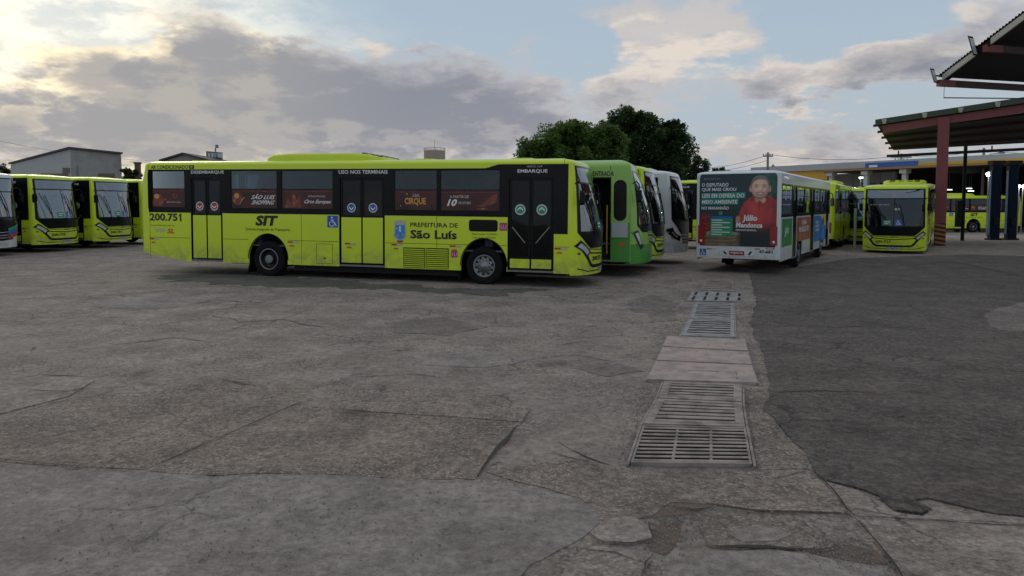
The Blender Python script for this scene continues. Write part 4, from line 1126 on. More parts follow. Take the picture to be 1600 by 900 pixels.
def hgt(x, y):
    z = G(x, y)
    if y < 40: z += .012 * mnoise.noise((x * .35, y * .35, 0)) + .007 * mnoise.noise((x * 1.3, y * 1.3, 4)) * (1 if y < 22 else .4)
    return z
ys = [-30, -12, -4, 0, 2] + [3 + .16 * i for i in range(72)] + [14.6 + .4 * i for i in range(40)] + [31 + 2 * i for i in range(20)] + [80, 120, 250, 600, 1500]
xs = [-900, -300, -120, -60, -40, -30] + [-24 + .9 * i for i in range(16)] + [-9.6 + .24 * i for i in range(80)] + [9.7 + .9 * i for i in range(20)] + [30, 40, 60, 120, 300, 900]
b = MB(); b.grid([[(x, y, hgt(x, y)) for x in xs] for y in ys])
ground = tag(b.build('ground', concrete, None, True), kind='structure')

rng = random.Random(5)
def jag(pts, amp, step, closed=True):
    """roughen an outline as broken edges are"""
    out = []
    n = len(pts)
    for i in range(n if closed else n - 1):
        a, c = Vector(pts[i]), Vector(pts[(i + 1) % n]); L = (c - a).length; k = max(1, int(L / step)); t = (c - a).normalized() if L else Vector((1, 0)); nn = Vector((-t.y, t.x))
        for j in range(k):
            p = a + (c - a) * j / k
            s = mnoise.noise((p.x * 2.1, p.y * 2.1, 1.7)) * amp + mnoise.noise((p.x * 7, p.y * 7, 3)) * amp * .4
            out.append(p + nn * s)
    if not closed: out.append(Vector(pts[-1]))
    return out
from mathutils.geometry import tessellate_polygon, delaunay_2d_cdt
def slab(name, pix, mat, lift, amp=.05, step=.10, depth=.06, grid=.25, raw=None):
    """a patch of paving with its own broken outline and an edge you can trip on"""
    P = raw if raw else [gp(x, y).xy for x, y in pix]
    o = jag(P, amp, step)
    area = sum(o[i].x * o[(i + 1) % len(o)].y - o[(i + 1) % len(o)].x * o[i].y for i in range(len(o)))
    if area < 0: o = o[::-1]
    x0, x1 = min(p.x for p in o), max(p.x for p in o); y0, y1 = min(p.y for p in o), max(p.y for p in o)
    gx = max(grid, (x1 - x0) / 70); gy = max(grid, (y1 - y0) / 70)
    inner = [Vector((x0 + gx * i, y0 + gy * j)) for i in range(1, int((x1 - x0) / gx) + 1) for j in range(1, int((y1 - y0) / gy) + 1)]
    vs, es, fs, *_ = delaunay_2d_cdt(o + inner, [], [list(range(len(o)))], 1, 1e-5)
    m = MB(); m.v = [(v.x, v.y, hgt(v.x, v.y) + lift) for v in vs]; m.f = [tuple(f) for f in fs]; m.m = [0] * len(fs)
    n = len(m.v)
    m.v += [(p.x, p.y, hgt(p.x, p.y) + lift) for p in o] + [(p.x, p.y, hgt(p.x, p.y) + lift - depth) for p in o]
    k = len(o)
    for i in range(k):
        j = (i + 1) % k; m.f.append((n + i, n + k + i, n + k + j, n + j)); m.m.append(0)
    return m.build(name, mat, ground)
slab('asphalt_patch', [(1172, 428), (1182, 470), (1172, 505), (1190, 545), (1205, 600), (1192, 640), (1238, 690), (1262, 722), (1290, 752), (1340, 765), (1365, 776), (1398, 798), (1440, 803), (1455, 795), (1432, 783), (1450, 780), (1510, 797), (1560, 806), (1640, 812), (1900, 815), (2100, 640), (2000, 470), (1760, 405), (1500, 398), (1330, 404)], asphalt_r, .014, .06)
slab('asphalt_patch', [(-500, 700), (-200, 712), (0, 727), (120, 735), (230, 740), (330, 746), (420, 742), (500, 744), (570, 747), (640, 754), (700, 750), (760, 754), (850, 768), (905, 782), (930, 797), (933, 815), (915, 838), (905, 852), (880, 870), (840, 890), (800, 920), (760, 985), (300, 985), (-700, 985)], smoothp, .005, .08)
slab('concrete_slab', [(232, 736), (470, 632), (560, 643), (650, 650), (728, 656), (806, 667), (790, 690), (775, 706), (742, 750), (690, 749), (640, 752), (560, 745), (500, 742), (420, 740), (330, 744)], rough, .006, .03)
slab('concrete_slab', [(0, 658), (122, 624), (200, 615), (330, 600), (480, 606), (490, 624), (462, 632), (226, 735), (110, 730), (0, 722), (-120, 715), (-160, 690)], rough, .004, .03)
slab('concrete_slab', [(492, 637), (560, 620), (640, 605), (740, 612), (828, 640), (818, 660), (700, 652), (580, 644)], rough, .008, .03)
slab('concrete_slab', [(0, 648), (108, 620), (150, 596), (60, 590), (-80, 596), (-200, 620), (-180, 655)], pale, .012, .02)
slab('concrete_slab', [(1290, 752), (1340, 767), (1365, 778), (1398, 800), (1440, 806), (1458, 797), (1436, 785), (1450, 783), (1510, 800), (1600, 810), (1640, 815), (1640, 822), (1500, 815), (1335, 806), (1300, 770)], pale, .006, .02)
slab('concrete_slab', [(1342, 812), (1500, 820), (1640, 828), (1700, 985), (1440, 985), (1402, 895)], pale, .010, .012)
slab('concrete_slab', [(1118, 790), (1180, 755), (1270, 742), (1298, 768), (1326, 804), (1260, 802), (1190, 800)], rough, .014, .02)
slab('concrete_slab', [(1090, 822), (1130, 806), (1200, 808), (1225, 812), (1268, 845), (1282, 860), (1200, 862), (1110, 858)], rough, .012, .03)
slab('concrete_slab', [(922, 838), (945, 818), (985, 812), (1012, 826), (1018, 846), (985, 854), (940, 852)], pale, .022, .02, .06)
slab('concrete_slab', [(902, 868), (930, 858), (1000, 868), (1012, 884), (1000, 905), (940, 985), (840, 985), (880, 892)], pale, .018, .02, .06)
slab('asphalt_patch', [(1080, 885), (1130, 868), (1210, 864), (1300, 876), (1380, 890), (1420, 985), (1040, 985)], smoothp, .009, .04)
slab('asphalt_patch', [(1135, 838), (1165, 828), (1215, 830), (1238, 840), (1215, 850), (1160, 852)], smoothp, .017, .02, .01)
slab('concrete_slab', [(1535, 492), (1560, 482), (1600, 474), (1700, 470), (1740, 515), (1640, 520), (1555, 516)], worn, .016, .12)
slab('concrete_slab', [(760, 738), (830, 728), (880, 716), (985, 738), (1176, 738), (1262, 738), (1200, 752), (1118, 786), (1050, 788), (1020, 808), (940, 815), (930, 795), (905, 778), (850, 764)], rough, .007, .05)
slab('concrete_slab', [(1182, 735), (1174, 670), (1166, 612), (1192, 608), (1172, 530), (1154, 500), (1156, 478), (1172, 476), (1176, 510), (1192, 550), (1206, 602), (1194, 640), (1238, 692), (1262, 734)], rough, .005, .03)
for pts in ([(1225, 525), (1255, 520), (1265, 524), (1235, 532)], [(1232, 540), (1262, 536), (1260, 543)], [(600, 505), (690, 495), (760, 510), (700, 525), (620, 520)], [(980, 470), (1020, 462), (1060, 475), (1040, 492), (990, 488)],
            [(130, 470), (240, 462), (330, 470), (260, 482), (160, 482)], [(1010, 490), (1050, 485), (1058, 500), (1015, 505)], [(640, 555), (760, 548), (850, 560), (760, 574), (660, 570)], [(890, 575), (960, 565), (1000, 580), (950, 590)]):
    slab('surface_patch', pts, rng.choice([worn, smoothp, concrete, worn]), .006, .10, .08, .02)
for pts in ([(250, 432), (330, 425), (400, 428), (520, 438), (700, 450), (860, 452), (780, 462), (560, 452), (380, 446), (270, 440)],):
    slab('under_bus_shade', pts, bus_shade, .007, .45, .12, .01)
for pts in ([(1015, 834), (1038, 815), (1068, 812), (1062, 838), (1040, 868), (1018, 862)], [(985, 800), (1060, 786), (1110, 788), (1080, 806), (1000, 812)], [(1270, 868), (1330, 850), (1375, 862), (1390, 884), (1330, 880)]):
    slab('bare_dirt', pts, dirt, .003, .05, .06, .01)

def crack(pix, w=.022, lift=.004, amp=.035):
    P = [gp(x, y).xy for x, y in pix]; o = jag(P, amp, .06, False)
    m = MB(); rows = []
    for i, p in enumerate(o):
        a, c = o[max(0, i - 1)], o[min(len(o) - 1, i + 1)]; t = (c - a).normalized(); nn = Vector((-t.y, t.x))
        ww = .72 * w * (.35 + .9 * abs(mnoise.noise((p.x * 3, p.y * 3, 9)) + .35)) * min(1, .25 + min(i, len(o) - 1 - i) * .25)
        rows.append([(*(p + nn * ww * s), hgt(p.x, p.y) + lift) for s in (-.5, .5)])
    m.grid(rows)
    return m.build('crack', crackm, ground)
crack([(0, 655), (60, 640), (122, 622)], .05, .020); crack([(228, 738), (350, 684), (470, 631)], .034, .024, .012); crack([(-60, 718), (0, 722), (110, 731), (230, 739)], .018, .022, .01)
crack([(500, 642), (600, 649), (700, 656), (812, 663)], .022, .024, .012); crack([(830, 640), (815, 662)], .018, .020); crack([(808, 668), (775, 706), (745, 750)], .045, .026, .03); crack([(745, 751), (700, 754), (655, 752)], .04, .024)
crack([(1118, 796), (1190, 803), (1260, 804), (1335, 808)], .04, .022, .02); crack([(1335, 808), (1400, 812), (1500, 817), (1660, 826)], .018, .022, .008); crack([(1270, 738), (1300, 768), (1330, 806)], .03, .026, .02)
crack([(1335, 810), (1370, 850), (1405, 898), (1440, 960)], .026, .024, .012); crack([(1230, 808), (1260, 824), (1280, 838)], .03, .026); crack([(1095, 860), (1200, 862), (1280, 866), (1310, 858)], .05, .018, .04)
crack([(1016, 850), (980, 856), (940, 855)], .03, .024); crack([(1020, 868), (1006, 885), (1002, 905)], .03, .022); crack([(905, 862), (960, 870), (1000, 885)], .025, .024)
crack([(150, 590), (60, 586), (0, 597)], .03, .006); crack([(310, 596), (340, 593), (400, 604), (450, 602)], .035, .012); crack([(40, 610), (110, 614), (160, 600)], .02, .018)
crack([(1372, 417), (1440, 414), (1486, 410)], .10, .020, .06); crack([(1466, 404), (1520, 416), (1600, 434)], .09, .020, .05); crack([(1290, 514), (1350, 511), (1420, 514)], .06, .022, .05); crack([(1210, 688), (1250, 692), (1285, 697)], .025, .020)
crack([(1210, 615), (1290, 613), (1370, 616)], .05, .018, .05); crack([(250, 480), (340, 470), (420, 474)], .05, .006, .08); crack([(180, 540), (270, 528), (330, 532)], .05, .006, .08); crack([(370, 505), (440, 500), (505, 512)], .05, .006, .08)
crack([(820, 560), (900, 556), (960, 566)], .03, .008, .06); crack([(560, 590), (640, 584), (700, 590)], .03, .008, .06); crack([(870, 540), (930, 532)], .03, .006, .05); crack([(1130, 792), (1085, 800), (1050, 796)], .03, .014, .04); crack([(870, 690), (905, 712), (960, 728)], .025, .006, .04); crack([(760, 740), (830, 728), (880, 716)], .02, .006, .04)

# loose stones round the drain and in the broken corners
def stones(name, spots, n, smin, smax, mat, seed):
    r = random.Random(seed); m = MB()
    for _ in range(n):
        (x0, y0), (x1, y1), wd = r.choice(spots); t = r.random(); u = gp(x0 + (x1 - x0) * t, y0 + (y1 - y0) * t)
        x, y = u.x + r.gauss(0, wd), u.y + r.gauss(0, wd); z = hgt(x, y) + .012; s = r.uniform(smin, smax); a = r.random() * 6.28
        q = [(x + s * math.cos(a + k * 1.57) * r.uniform(.7, 1.1), y + s * math.sin(a + k * 1.57) * r.uniform(.7, 1.1)) for k in range(4)]
        zt_ = z + s * r.uniform(.35, .7)
        m.prism([(px, py, z - .02) for px, py in q], [(x + (px - x) * .6, y + (py - y) * .6, zt_) for px, py in q])
    o = m.build(name, mat, None)
    return tag(o, 'loose grey grit scattered along the drain covers and broken paving', 'gravel', None, 'stuff')
grit = pmat('grit_stone', (.24, .215, .19), .9, var=.5, scale=20)
stones('gravel', [((1185, 740), (1190, 610), .10), ((1200, 600), (1165, 480), .14), ((985, 735), (1020, 600), .08), ((900, 760), (1250, 760), .16), ((1000, 860), (1060, 800), .12), ((1040, 540), (1075, 470), .15), ((1270, 860), (1380, 880), .12), ((1100, 470), (1170, 450), .2)], 2600, .003, .009, grit, 3)

stones('gravel', [((100, 640), (900, 640), 1.2), ((200, 560), (1000, 560), 1.5), ((1250, 620), (1550, 640), .9), ((150, 800), (850, 800), .5), ((1250, 520), (1550, 540), 1.5)], 1300, .003, .010, grit, 8)
bpy.data.objects['gravel.001']['label'] = 'sparse loose grit lying over the open yard'
# ------------------------------------------------------------------ drain covers
iron = pmat('drain_iron', (.34, .262, .232), .7, .0, var=.3, scale=7, col2=(.17, .14, .118), bump=.3, bscale=60)
ironb = pmat('drain_iron_blue', (.33, .31, .30), .65, .0, var=.25, scale=7, col2=(.19, .17, .15), bump=.3, bscale=60)
plate = pmat('drain_plate', (.42, .318, .275), .8, .0, var=.18, scale=6, bump=.35, bscale=50, col2=(.28, .23, .20))
slot_black = pmat('drain_black', (.004, .004, .004), .9)  # black painted in for the shade inside the drain slots
def quadmap(c):
    P = [gp(x, y) for x, y in c]                     # bl, br, tr, tl
    def f(u, v, z):
        a = P[0].lerp(P[1], u); d_ = P[3].lerp(P[2], u); p = a.lerp(d_, v); return Vector((p.x, p.y, hgt(p.x, p.y) + z))
    return f
def qbox(m, f, u0, u1, v0, v1, z0, z1): m.prism([f(u0, v0, z0), f(u1, v0, z0), f(u1, v1, z0), f(u0, v1, z0)], [f(u0, v0, z1), f(u1, v0, z1), f(u1, v1, z1), f(u0, v1, z1)])
def grate(c, nb, mat, label, ribs=(), edge=.02, side=None, gap=.36):
    f = quadmap(c); side = side or edge
    root = empty('drain_grate', f(.5, .5, 0), 0, label, 'drain grate', 'drain covers in a line')
    def fin(m, n, mt): o = m.build(n, mt, root); o.matrix_parent_inverse.identity(); o.location = -root.location; return o
    m = MB(); m.poly([f(u, v, .012) for u, v in ((0, 0), (1, 0), (1, 1), (0, 1))]); fin(m, 'slot_shade', slot_black)  # no hole below: a black sheet stands for the shade between the bars
    m = MB(); qbox(m, f, 0, 1, 0, edge, .0, .034); qbox(m, f, 0, 1, 1 - edge, 1, .0, .034); qbox(m, f, 0, side, edge, 1 - edge, 0, .034); qbox(m, f, 1 - side, 1, edge, 1 - edge, 0, .034)
    fin(m, 'frame', mat)
    m = MB(); qbox(m, f, -.032, -.008, -.03, 1.0, 0, .026); qbox(m, f, 1.008, 1.032, -.03, 1.0, 0, .026); fin(m, 'rail', mat)
    pitch = (1 - 2 * edge) / nb
    r = random.Random(int(c[0][0]))
    for k in range(nb):
        v0 = edge + pitch * k + pitch * gap * .5 * (1 + r.uniform(-.1, .1)); v1 = edge + pitch * (k + 1) - pitch * gap * .5 * (1 + r.uniform(-.1, .1))
        m = MB(); dz = r.uniform(-.002, .002); qbox(m, f, side, 1 - side, v0, v1, .026, .031 + dz); fin(m, 'bar', mat)
    for u in ribs:
        m = MB(); qbox(m, f, u - .012, u + .012, edge, 1 - edge, .013, .027); fin(m, 'rib', mat)
    return root
grate([(985, 728), (1175, 731), (1165, 674), (1004.5, 670)], 10, iron, 'nearest drain grate, ten long slots crossed by two ribs', (.345, .665), .025, .02, .52)
grate([(1005, 667.5), (1164, 672), (1159, 634), (1027.5, 628)], 6, iron, 'second drain grate from the camera with wide flat bars between slots', (), .07, .09, .34)
grate([(1028, 626.5), (1159, 632), (1159, 605.5), (1037.5, 600.5)], 5, iron, 'third drain grate, touching the pale steel plates', (), .10, .10, .36)
def cover(c, label, slot=False):
    f = quadmap(c)
    root = empty('drain_plate', f(.5, .5, 0), 0, label, 'drain cover', 'drain covers in a line')
    def fin(m, n, mt): o = m.build(n, mt, root); o.location = -root.location; return o
    m = MB(); qbox(m, f, .0, 1, .03, .97, .0, .036); fin(m, 'plate', plate)
    m = MB(); qbox(m, f, -.012, -.002, 0, 1, 0, .03); qbox(m, f, 1.002, 1.012, 0, 1, 0, .03); fin(m, 'rail', iron)
    if slot:
        m = MB(); qbox(m, f, .36, .66, .44, .49, .036, .038); fin(m, 'handle_slot', slot_black)
        m = MB(); qbox(m, f, .36, .66, .50, .54, .036, .044); fin(m, 'handle', iron)
    r = random.Random(int(c[0][1]))
    m = MB()
    for _ in range(7): u, v = r.uniform(.05, .95), r.uniform(.1, .9); qbox(m, f, u, u + r.uniform(.006, .02), v, v + .03, .036, .0375)
    fin(m, 'pit_mark', slot_black)
cover([(1010, 598), (1184, 604), (1174, 574), (1026, 568)], 'nearest pale steel drain plate with a lifting slot', True)
cover([(1026, 567.5), (1174, 573.5), (1168, 553), (1036, 546)], 'middle pale steel drain plate of the three')
cover([(1036, 545.5), (1168, 552.5), (1164, 533), (1043, 528)], 'farthest pale steel drain plate of the three, with a dark split edge')
grate([(1064, 527), (1148, 529.5), (1147, 502), (1078, 500)], 7, ironb, 'bluish drain grate just beyond the three pale plates', (), .05, .08, .42)
grate([(1078, 499), (1147, 501), (1146, 476), (1087, 474.5)], 8, ironb, 'bluish drain grate before the wide slotted cover', (), .05, .08, .42)
f = quadmap([(1073, 471.5), (1158, 473.5), (1159, 459), (1082, 456.5)])
wr = empty('drain_grate', f(.5, .5, 0), 0, 'wide drain cover with short black slots in two rows, standing out to both sides', 'drain grate', 'drain covers in a line')
m = MB()
for v0, v1 in ((0, .06), (.46, .54), (.94, 1)): qbox(m, f, 0, 1, v0, v1, .0, .034)
o = m.build('frame', ironb, wr); o.location = -wr.location
for k in range(6):
    u0 = 0 if k == 0 else .07 + .215 * (k - 1) + .055; u1 = .07 + .215 * k if k < 5 else 1
    for v0, v1 in ((.06, .46), (.54, .94)):
        m = MB(); qbox(m, f, u0, min(1, u1), v0, v1, .0, .032); o = m.build('bar', ironb, wr); o.location = -wr.location
m = MB(); m.poly([f(u, v, .012) for u, v in ((0, 0), (1, 0), (1, 1), (0, 1))]); o = m.build('slot_shade', slot_black, wr); o.location = -wr.location
grate([(1096, 455), (1146, 457), (1146, 440), (1102, 438)], 7, iron, 'farthest drain grate, dusty, beyond the wide slotted cover', (), .06, .06, .30)

# ------------------------------------------------------------------ canopies on the right
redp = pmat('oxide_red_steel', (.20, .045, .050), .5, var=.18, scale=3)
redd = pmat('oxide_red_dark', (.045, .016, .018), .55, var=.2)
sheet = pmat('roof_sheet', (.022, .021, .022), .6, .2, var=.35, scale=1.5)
mossy = pmat('roof_gutter_mossy', (.055, .070, .048), .7, var=.4, scale=2)
cream = pmat('cream_board', (.42, .40, .33), .6, var=.2)
def sheet_roof(name, A, Bv, C, D, par, ribs, amp, mat, along=24, thick=.03):
    """corrugated sheet over the quad A-B (front edge) C-D (back edge); waves run from front to back"""
    A, Bv, C, D = map(Vector, (A, Bv, C, D)); m = MB()
    n = ribs * 4
    for dz in (0, -thick):
        rows = []
        for j in range(2):
            rows.append([((A.lerp(Bv, k / n)).lerp(C.lerp(D, k / n), j)) + Vector((0, 0, dz + (amp * (1 if k % 4 in (1, 2) else 0) if dz == 0 else 0))) for k in range(n + 1)])
        m.grid(rows)
    return m.build(name, mat, par)
def beam(name, p, q_, w, h, mat, par):
    p, q_ = Vector(p), Vector(q_); t = (q_ - p); s = Vector((t.y, -t.x, 0)).normalized() * w / 2; u = Vector((0, 0, h))
    m = MB(); m.prism([p - s, p + s, p + s - u, p - s - u], [q_ - s, q_ + s, q_ + s - u, q_ - s - u])
    return m.build(name, mat, par)
E_ = Vector((.875, -.485, 0)); Dd = Vector((.485, .875, 0))
Pc = Vector((23.2, 39.8, 0))
A2 = at(1367, 190, 41.35); B2 = Vector((Pc.x + .875 * 15, Pc.y - .485 * 15, 8.75)); C2 = at(1396, 234, 49.0); D2 = C2 + E_ * 18 + Vector((0, 0, .45))
c2 = empty('canopy_roof', (Pc.x, Pc.y, G(Pc.x, Pc.y)), 0, 'large shed canopy on a dark red column with orange stripes at its foot', 'canopy')
def under_(o, root): o.location = -root.location; return o
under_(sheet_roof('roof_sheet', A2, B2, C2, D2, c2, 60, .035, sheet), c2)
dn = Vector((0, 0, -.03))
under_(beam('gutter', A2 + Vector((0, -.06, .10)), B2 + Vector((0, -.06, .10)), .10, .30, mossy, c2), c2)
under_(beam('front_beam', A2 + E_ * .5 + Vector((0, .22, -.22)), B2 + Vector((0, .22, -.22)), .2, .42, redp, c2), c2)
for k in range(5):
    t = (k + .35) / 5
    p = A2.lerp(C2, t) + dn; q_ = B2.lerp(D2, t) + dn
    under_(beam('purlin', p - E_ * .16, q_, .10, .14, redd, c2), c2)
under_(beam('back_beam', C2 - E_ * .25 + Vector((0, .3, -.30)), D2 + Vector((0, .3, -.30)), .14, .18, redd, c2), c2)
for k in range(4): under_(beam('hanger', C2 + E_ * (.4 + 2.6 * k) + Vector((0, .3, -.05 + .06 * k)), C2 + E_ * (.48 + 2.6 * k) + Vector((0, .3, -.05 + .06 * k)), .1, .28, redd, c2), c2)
for px_ in (1374, 1436, 1491, 1548):
    k = (px_ - 800) / FPX; t = (k * A2.y - A2.x) / (E_.x - k * E_.y); p = A2 + (B2 - A2) * (t / ((B2 - A2).xy.length)) + Vector((0, -.14, .06))
    m = MB(); m.prism([p + Vector((-.13, 0, 0)), p + Vector((.13, 0, 0)), p + Vector((.07, 0, -.26)), p + Vector((-.07, 0, -.26))], [p + Vector((-.13, -.08, 0)), p + Vector((.13, -.08, 0)), p + Vector((.07, -.08, -.26)), p + Vector((-.07, -.08, -.26))])
    under_(m.build('bracket', cream, c2), c2)
m = MB(); m.obox((Pc.x, Pc.y + .1), E_.xy, Dd.xy, .27, .24, G(Pc.x, Pc.y), 6.72); under_(m.build('column', redp, c2), c2)
stripe_o = pmat('stripe_orange', (.36, .12, .025), .6, var=.25); stripe_k = pmat('stripe_black', (.015, .014, .014), .6)
zg = G(Pc.x, Pc.y)
m = MB(); m.obox((Pc.x, Pc.y + .1), E_.xy, Dd.xy, .275, .245, zg, zg + 1.22); so_ = under_(m.build('hazard_band', stripe_k, c2), c2)
for k in range(5):
    z = zg + .06 + .235 * k; m = MB(); cc_ = Vector((Pc.x, Pc.y + .1))
    h = [(cc_ + E_.xy * a_ * .28 + Dd.xy * b_ * .25, (z + (.0 if a_ > 0 else .10))) for a_, b_ in ((-1, -1), (1, -1), (1, 1), (-1, 1))]
    m.prism([(p.x, p.y, zz_) for p, zz_ in h], [(p.x, p.y, zz_ + .12) for p, zz_ in h]); o = m.build('stripe', stripe_o, c2); o.location = -c2.location
for s_ in (9.5,):
    p = Pc + E_ * s_; m = MB(); m.obox((p.x, p.y), E_.xy, Dd.xy, .27, .24, G(p.x, p.y), 7.5); under_(m.build('column', redp, c2), c2)
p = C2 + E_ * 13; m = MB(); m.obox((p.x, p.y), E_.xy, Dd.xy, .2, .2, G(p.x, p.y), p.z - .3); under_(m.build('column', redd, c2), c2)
# thin dark post under the far edge
k = at(1509, 228, 47.5); m = MB(); zg2 = G(k.x, k.y)
m.tube([(k.x, k.y, zg2), (k.x, k.y, k.z)], .11, 10); ps = m.build('support_post', blackm, None)
tag(ps, 'thin black post holding the far edge of the large shed canopy', 'post')
m = MB(); m.obox((k.x - .35, k.y - .1), (1, 0), (0, 1), .16, .14, zg2 + .9, zg2 + 2.6); m.build('junction_box', blackm, ps)

# near canopy, top right
g_ = Vector((.961, .276, 0)); h_ = Vector((.276, -.961, 0))
P1 = at(1467, 121, 26.2)
c1 = empty('canopy_roof', (P1.x + 7.5, P1.y + 2.2, 0), 0, 'nearer high canopy at the top right with two floodlights on its edge', 'canopy')
Lr = 9.0
top = P1 + h_ * Lr + Vector((0, 0, .468 * Lr))
under_(sheet_roof('roof_sheet', P1 + Vector((0, 0, .06)), top + Vector((0, 0, .06)), P1 + g_ * 13 + Vector((0, 0, .06)), top + g_ * 13 + Vector((0, 0, .06)), c1, 84, .05, sheet, thick=.05), c1)
sl3 = (h_ * Lr + Vector((0, 0, .468 * Lr)))
for a_, b_ in ((.02, .165), (.225, .98)): under_(beam('barge_board', P1 + sl3 * a_ - g_ * .02 - Vector((0, 0, .02)), P1 + sl3 * b_ - g_ * .02 - Vector((0, 0, .02)), .05, .20, cream, c1), c1)
under_(beam('barge_board', P1 + sl3 * .165 - Vector((0, 0, .04)), P1 + sl3 * .225 - Vector((0, 0, .04)), .05, .18, blackm, c1), c1)
for t in (.006, .205, .45, .75):
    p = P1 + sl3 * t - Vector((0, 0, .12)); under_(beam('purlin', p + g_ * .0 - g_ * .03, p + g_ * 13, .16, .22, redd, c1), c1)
    m = MB(); m.obox(((p - g_ * .035).x + g_.x * .3, (p - g_ * .035).y + g_.y * .3), g_.xy, h_.xy, .34, .083, p.z - .222, p.z + .002); under_(m.build('purlin_end', redp, c1), c1)
under_(beam('ceiling_board', P1 + sl3 * .0 + g_ * .3 - Vector((0, 0, .02)), P1 + sl3 * .99 + g_ * .3 - Vector((0, 0, .02)), .3, .05, sheet, c1), c1)
under_(beam('cable_bar', P1 + g_ * .25 - Vector((0, 0, .68)), P1 + g_ * 5.2 - Vector((0, 0, .52)), .03, .035, blackm, c1), c1)
m = MB(); m.tube([P1 + g_ * .25 - Vector((0, 0, .3)), P1 + g_ * .25 - Vector((0, 0, .70))], .008, 6); under_(m.build('hanger', blackm, c1), c1)
for s_, t in ((7.5, .2), (7.5, 5.0)):
    p = P1 + g_ * s_ + h_ * t; m = MB(); m.obox((p.x, p.y), g_.xy, h_.xy, .2, .2, 0, p.z + .468 * t - .15); under_(m.build('column', redp, c1), c1)
lensm = pmat('floodlight_lens', (.40, .42, .40), .3, var=.1)
for (px_, py_, t, lab) in ((1466.5, 121, .0, 'floodlight on the lowest corner of the near canopy'), (1543, 71, .17, 'floodlight halfway up the edge of the near canopy')):
    p = P1 + sl3 * t - g_ * .22 + Vector((0, 0, .05)); rt = empty('floodlight', p, 0, lab, 'floodlight', 'floodlights on the near canopy')
    tl = Vector((.22, -.10, -.9)).normalized(); sd_ = Vector((.84, .5, .0)).normalized(); nn = Vector((-.25, -.85, -.25)).normalized()
    s = .20 if t == 0 else .26
    m = MB(); q4 = [sd_ * a_ * s * .55 + tl * b_ * s * 1.3 for a_, b_ in ((-1, -1), (1, -1), (1, 1), (-1, 1))]
    m.prism([v - nn * .05 for v in q4], [v + nn * .05 for v in q4]); m.tube([Vector((0, 0, 0)) - nn * .05, g_ * .25], .03, 6); m.build('housing', blackm, rt)
    m = MB(); m.poly([v * .8 + nn * .056 for v in q4]); m.build('lens', lensm, rt)

# ------------------------------------------------------------------ depot building and terminal behind
greyw = pmat('painted_wall_grey', (.36, .37, .37), .8, var=.12, scale=.8, bump=.1)
fasc = pmat('fascia_grey', (.40, .42, .43), .55, var=.08, scale=.3)
fy = pmat('fascia_yellow', (.62, .34, .03), .5, var=.08); fb = pmat('fascia_blue', (.035, .10, .36), .5, var=.1); fo = pmat('fascia_edge', (.35, .17, .06), .6)
shadew = pmat('shed_shade_wall', (.018, .016, .015), .9, var=.3); colw = pmat('white_column', (.52, .53, .52), .7, var=.1); winm = pmat('office_window', (.025, .03, .045), .2, coat=.4)  # near-black walls: the shade under the shed roof is put into their colour
FA = Vector((29.2, 88.0)); ft = Vector((.515, -.857)).normalized(); fn = Vector((-ft.y, ft.x)); fn = fn if fn.y > 0 else -fn      # fn: away from the camera
dep = empty('depot_building', (FA.x, FA.y, -.4), 0, 'long depot with grey, yellow and blue fascia over a dark open shed', 'building')
def fbox(name, t0, t1, n0, n1, z0, z1, mat, par=dep):
    m = MB(); q4 = [FA + ft * t + fn * n - Vector(dep.location[:2]) for t, n in ((t0, n0), (t1, n0), (t1, n1), (t0, n1))]
    m.prism([(p.x, p.y, z0 + .4) for p in q4], [(p.x, p.y, z1 + .4) for p in q4])
    return m.build(name, mat, par)
def tpx(px):
    k = (px - 800) / FPX; return (k * FA.y - FA.x) / (ft.x - k * ft.y)
fbox('fascia', -1, 58, 0, .5, 5.83, 6.50, fasc)
fbox('roof', -1, 58, .5, 26, 6.2, 6.45, fasc)
fbox('shed_roof', tpx(1286), 58, -.1, 26, 5.55, 5.74, sheet)
fbox('roof_edge', tpx(1286), 58, -.18, -.1, 5.60, 5.80, fo)
fbox('yellow_wall', -1, tpx(1288), .25, .6, 4.75, 5.83, fy)
fbox('yellow_strip', tpx(1425), 58, -.06, 0, 5.80, 6.05, fy)
o = fbox('blue_sign', tpx(1350), tpx(1431), -.10, -.003, 5.80, 6.30, fb)
fbox('white_panel', tpx(1356), tpx(1369), -.13, -.103, 5.86, 6.08, wink, o)
for px_ in (1293, 1347, 1407): 
    t = tpx(px_); c = fbox('column', t - .22, t + .22, .3, .7, -.5, 5.55, colw); fbox('bracket', t - .35, t + .35, .05, .95, 5.15, 5.547, colw, c)
fbox('upper_wall', tpx(1230), tpx(1352), 5.0, 5.4, .6, 5.55, greyw)
fbox('back_wall', tpx(1352), 60, 20, 20.4, -.6, 5.55, shadew)
fbox('end_wall', tpx(1352) , tpx(1352)+.3, 5.4, 20, -.6, 5.55, shadew)
fbox('lower_wall', tpx(1230), tpx(1352), 5.2, 5.5, -.6, .597, shadew)
for px_ in (1311, 1337, 1357):
    t = tpx(px_); w_ = fbox('window', t - .85, t + .85, 4.93, 4.997, 3.75, 4.45, winm); fbox('sill', t - .95, t + .95, 4.88, 4.997, 3.66, 3.745, greyw, w_); fbox('frame', t - .03, t + .03, 4.90, 4.927, 3.75, 4.45, colw, w_)
for px_ in (1255, 1285, 1327): t = tpx(px_); fbox('wall_pier', t - .12, t + .12, 4.9, 4.997, .6, 5.54, greyw)
fbox('ledge', tpx(1230), tpx(1352), 4.85, 4.99, 2.95, 3.08, greyw)
lampm = pmat('lamp_glow', (.95, .97, 1.0), .4, var=.02, emit=14)
lampm2 = pmat('tube_glow', (.9, .97, 1.0), .4, var=.02, emit=3)
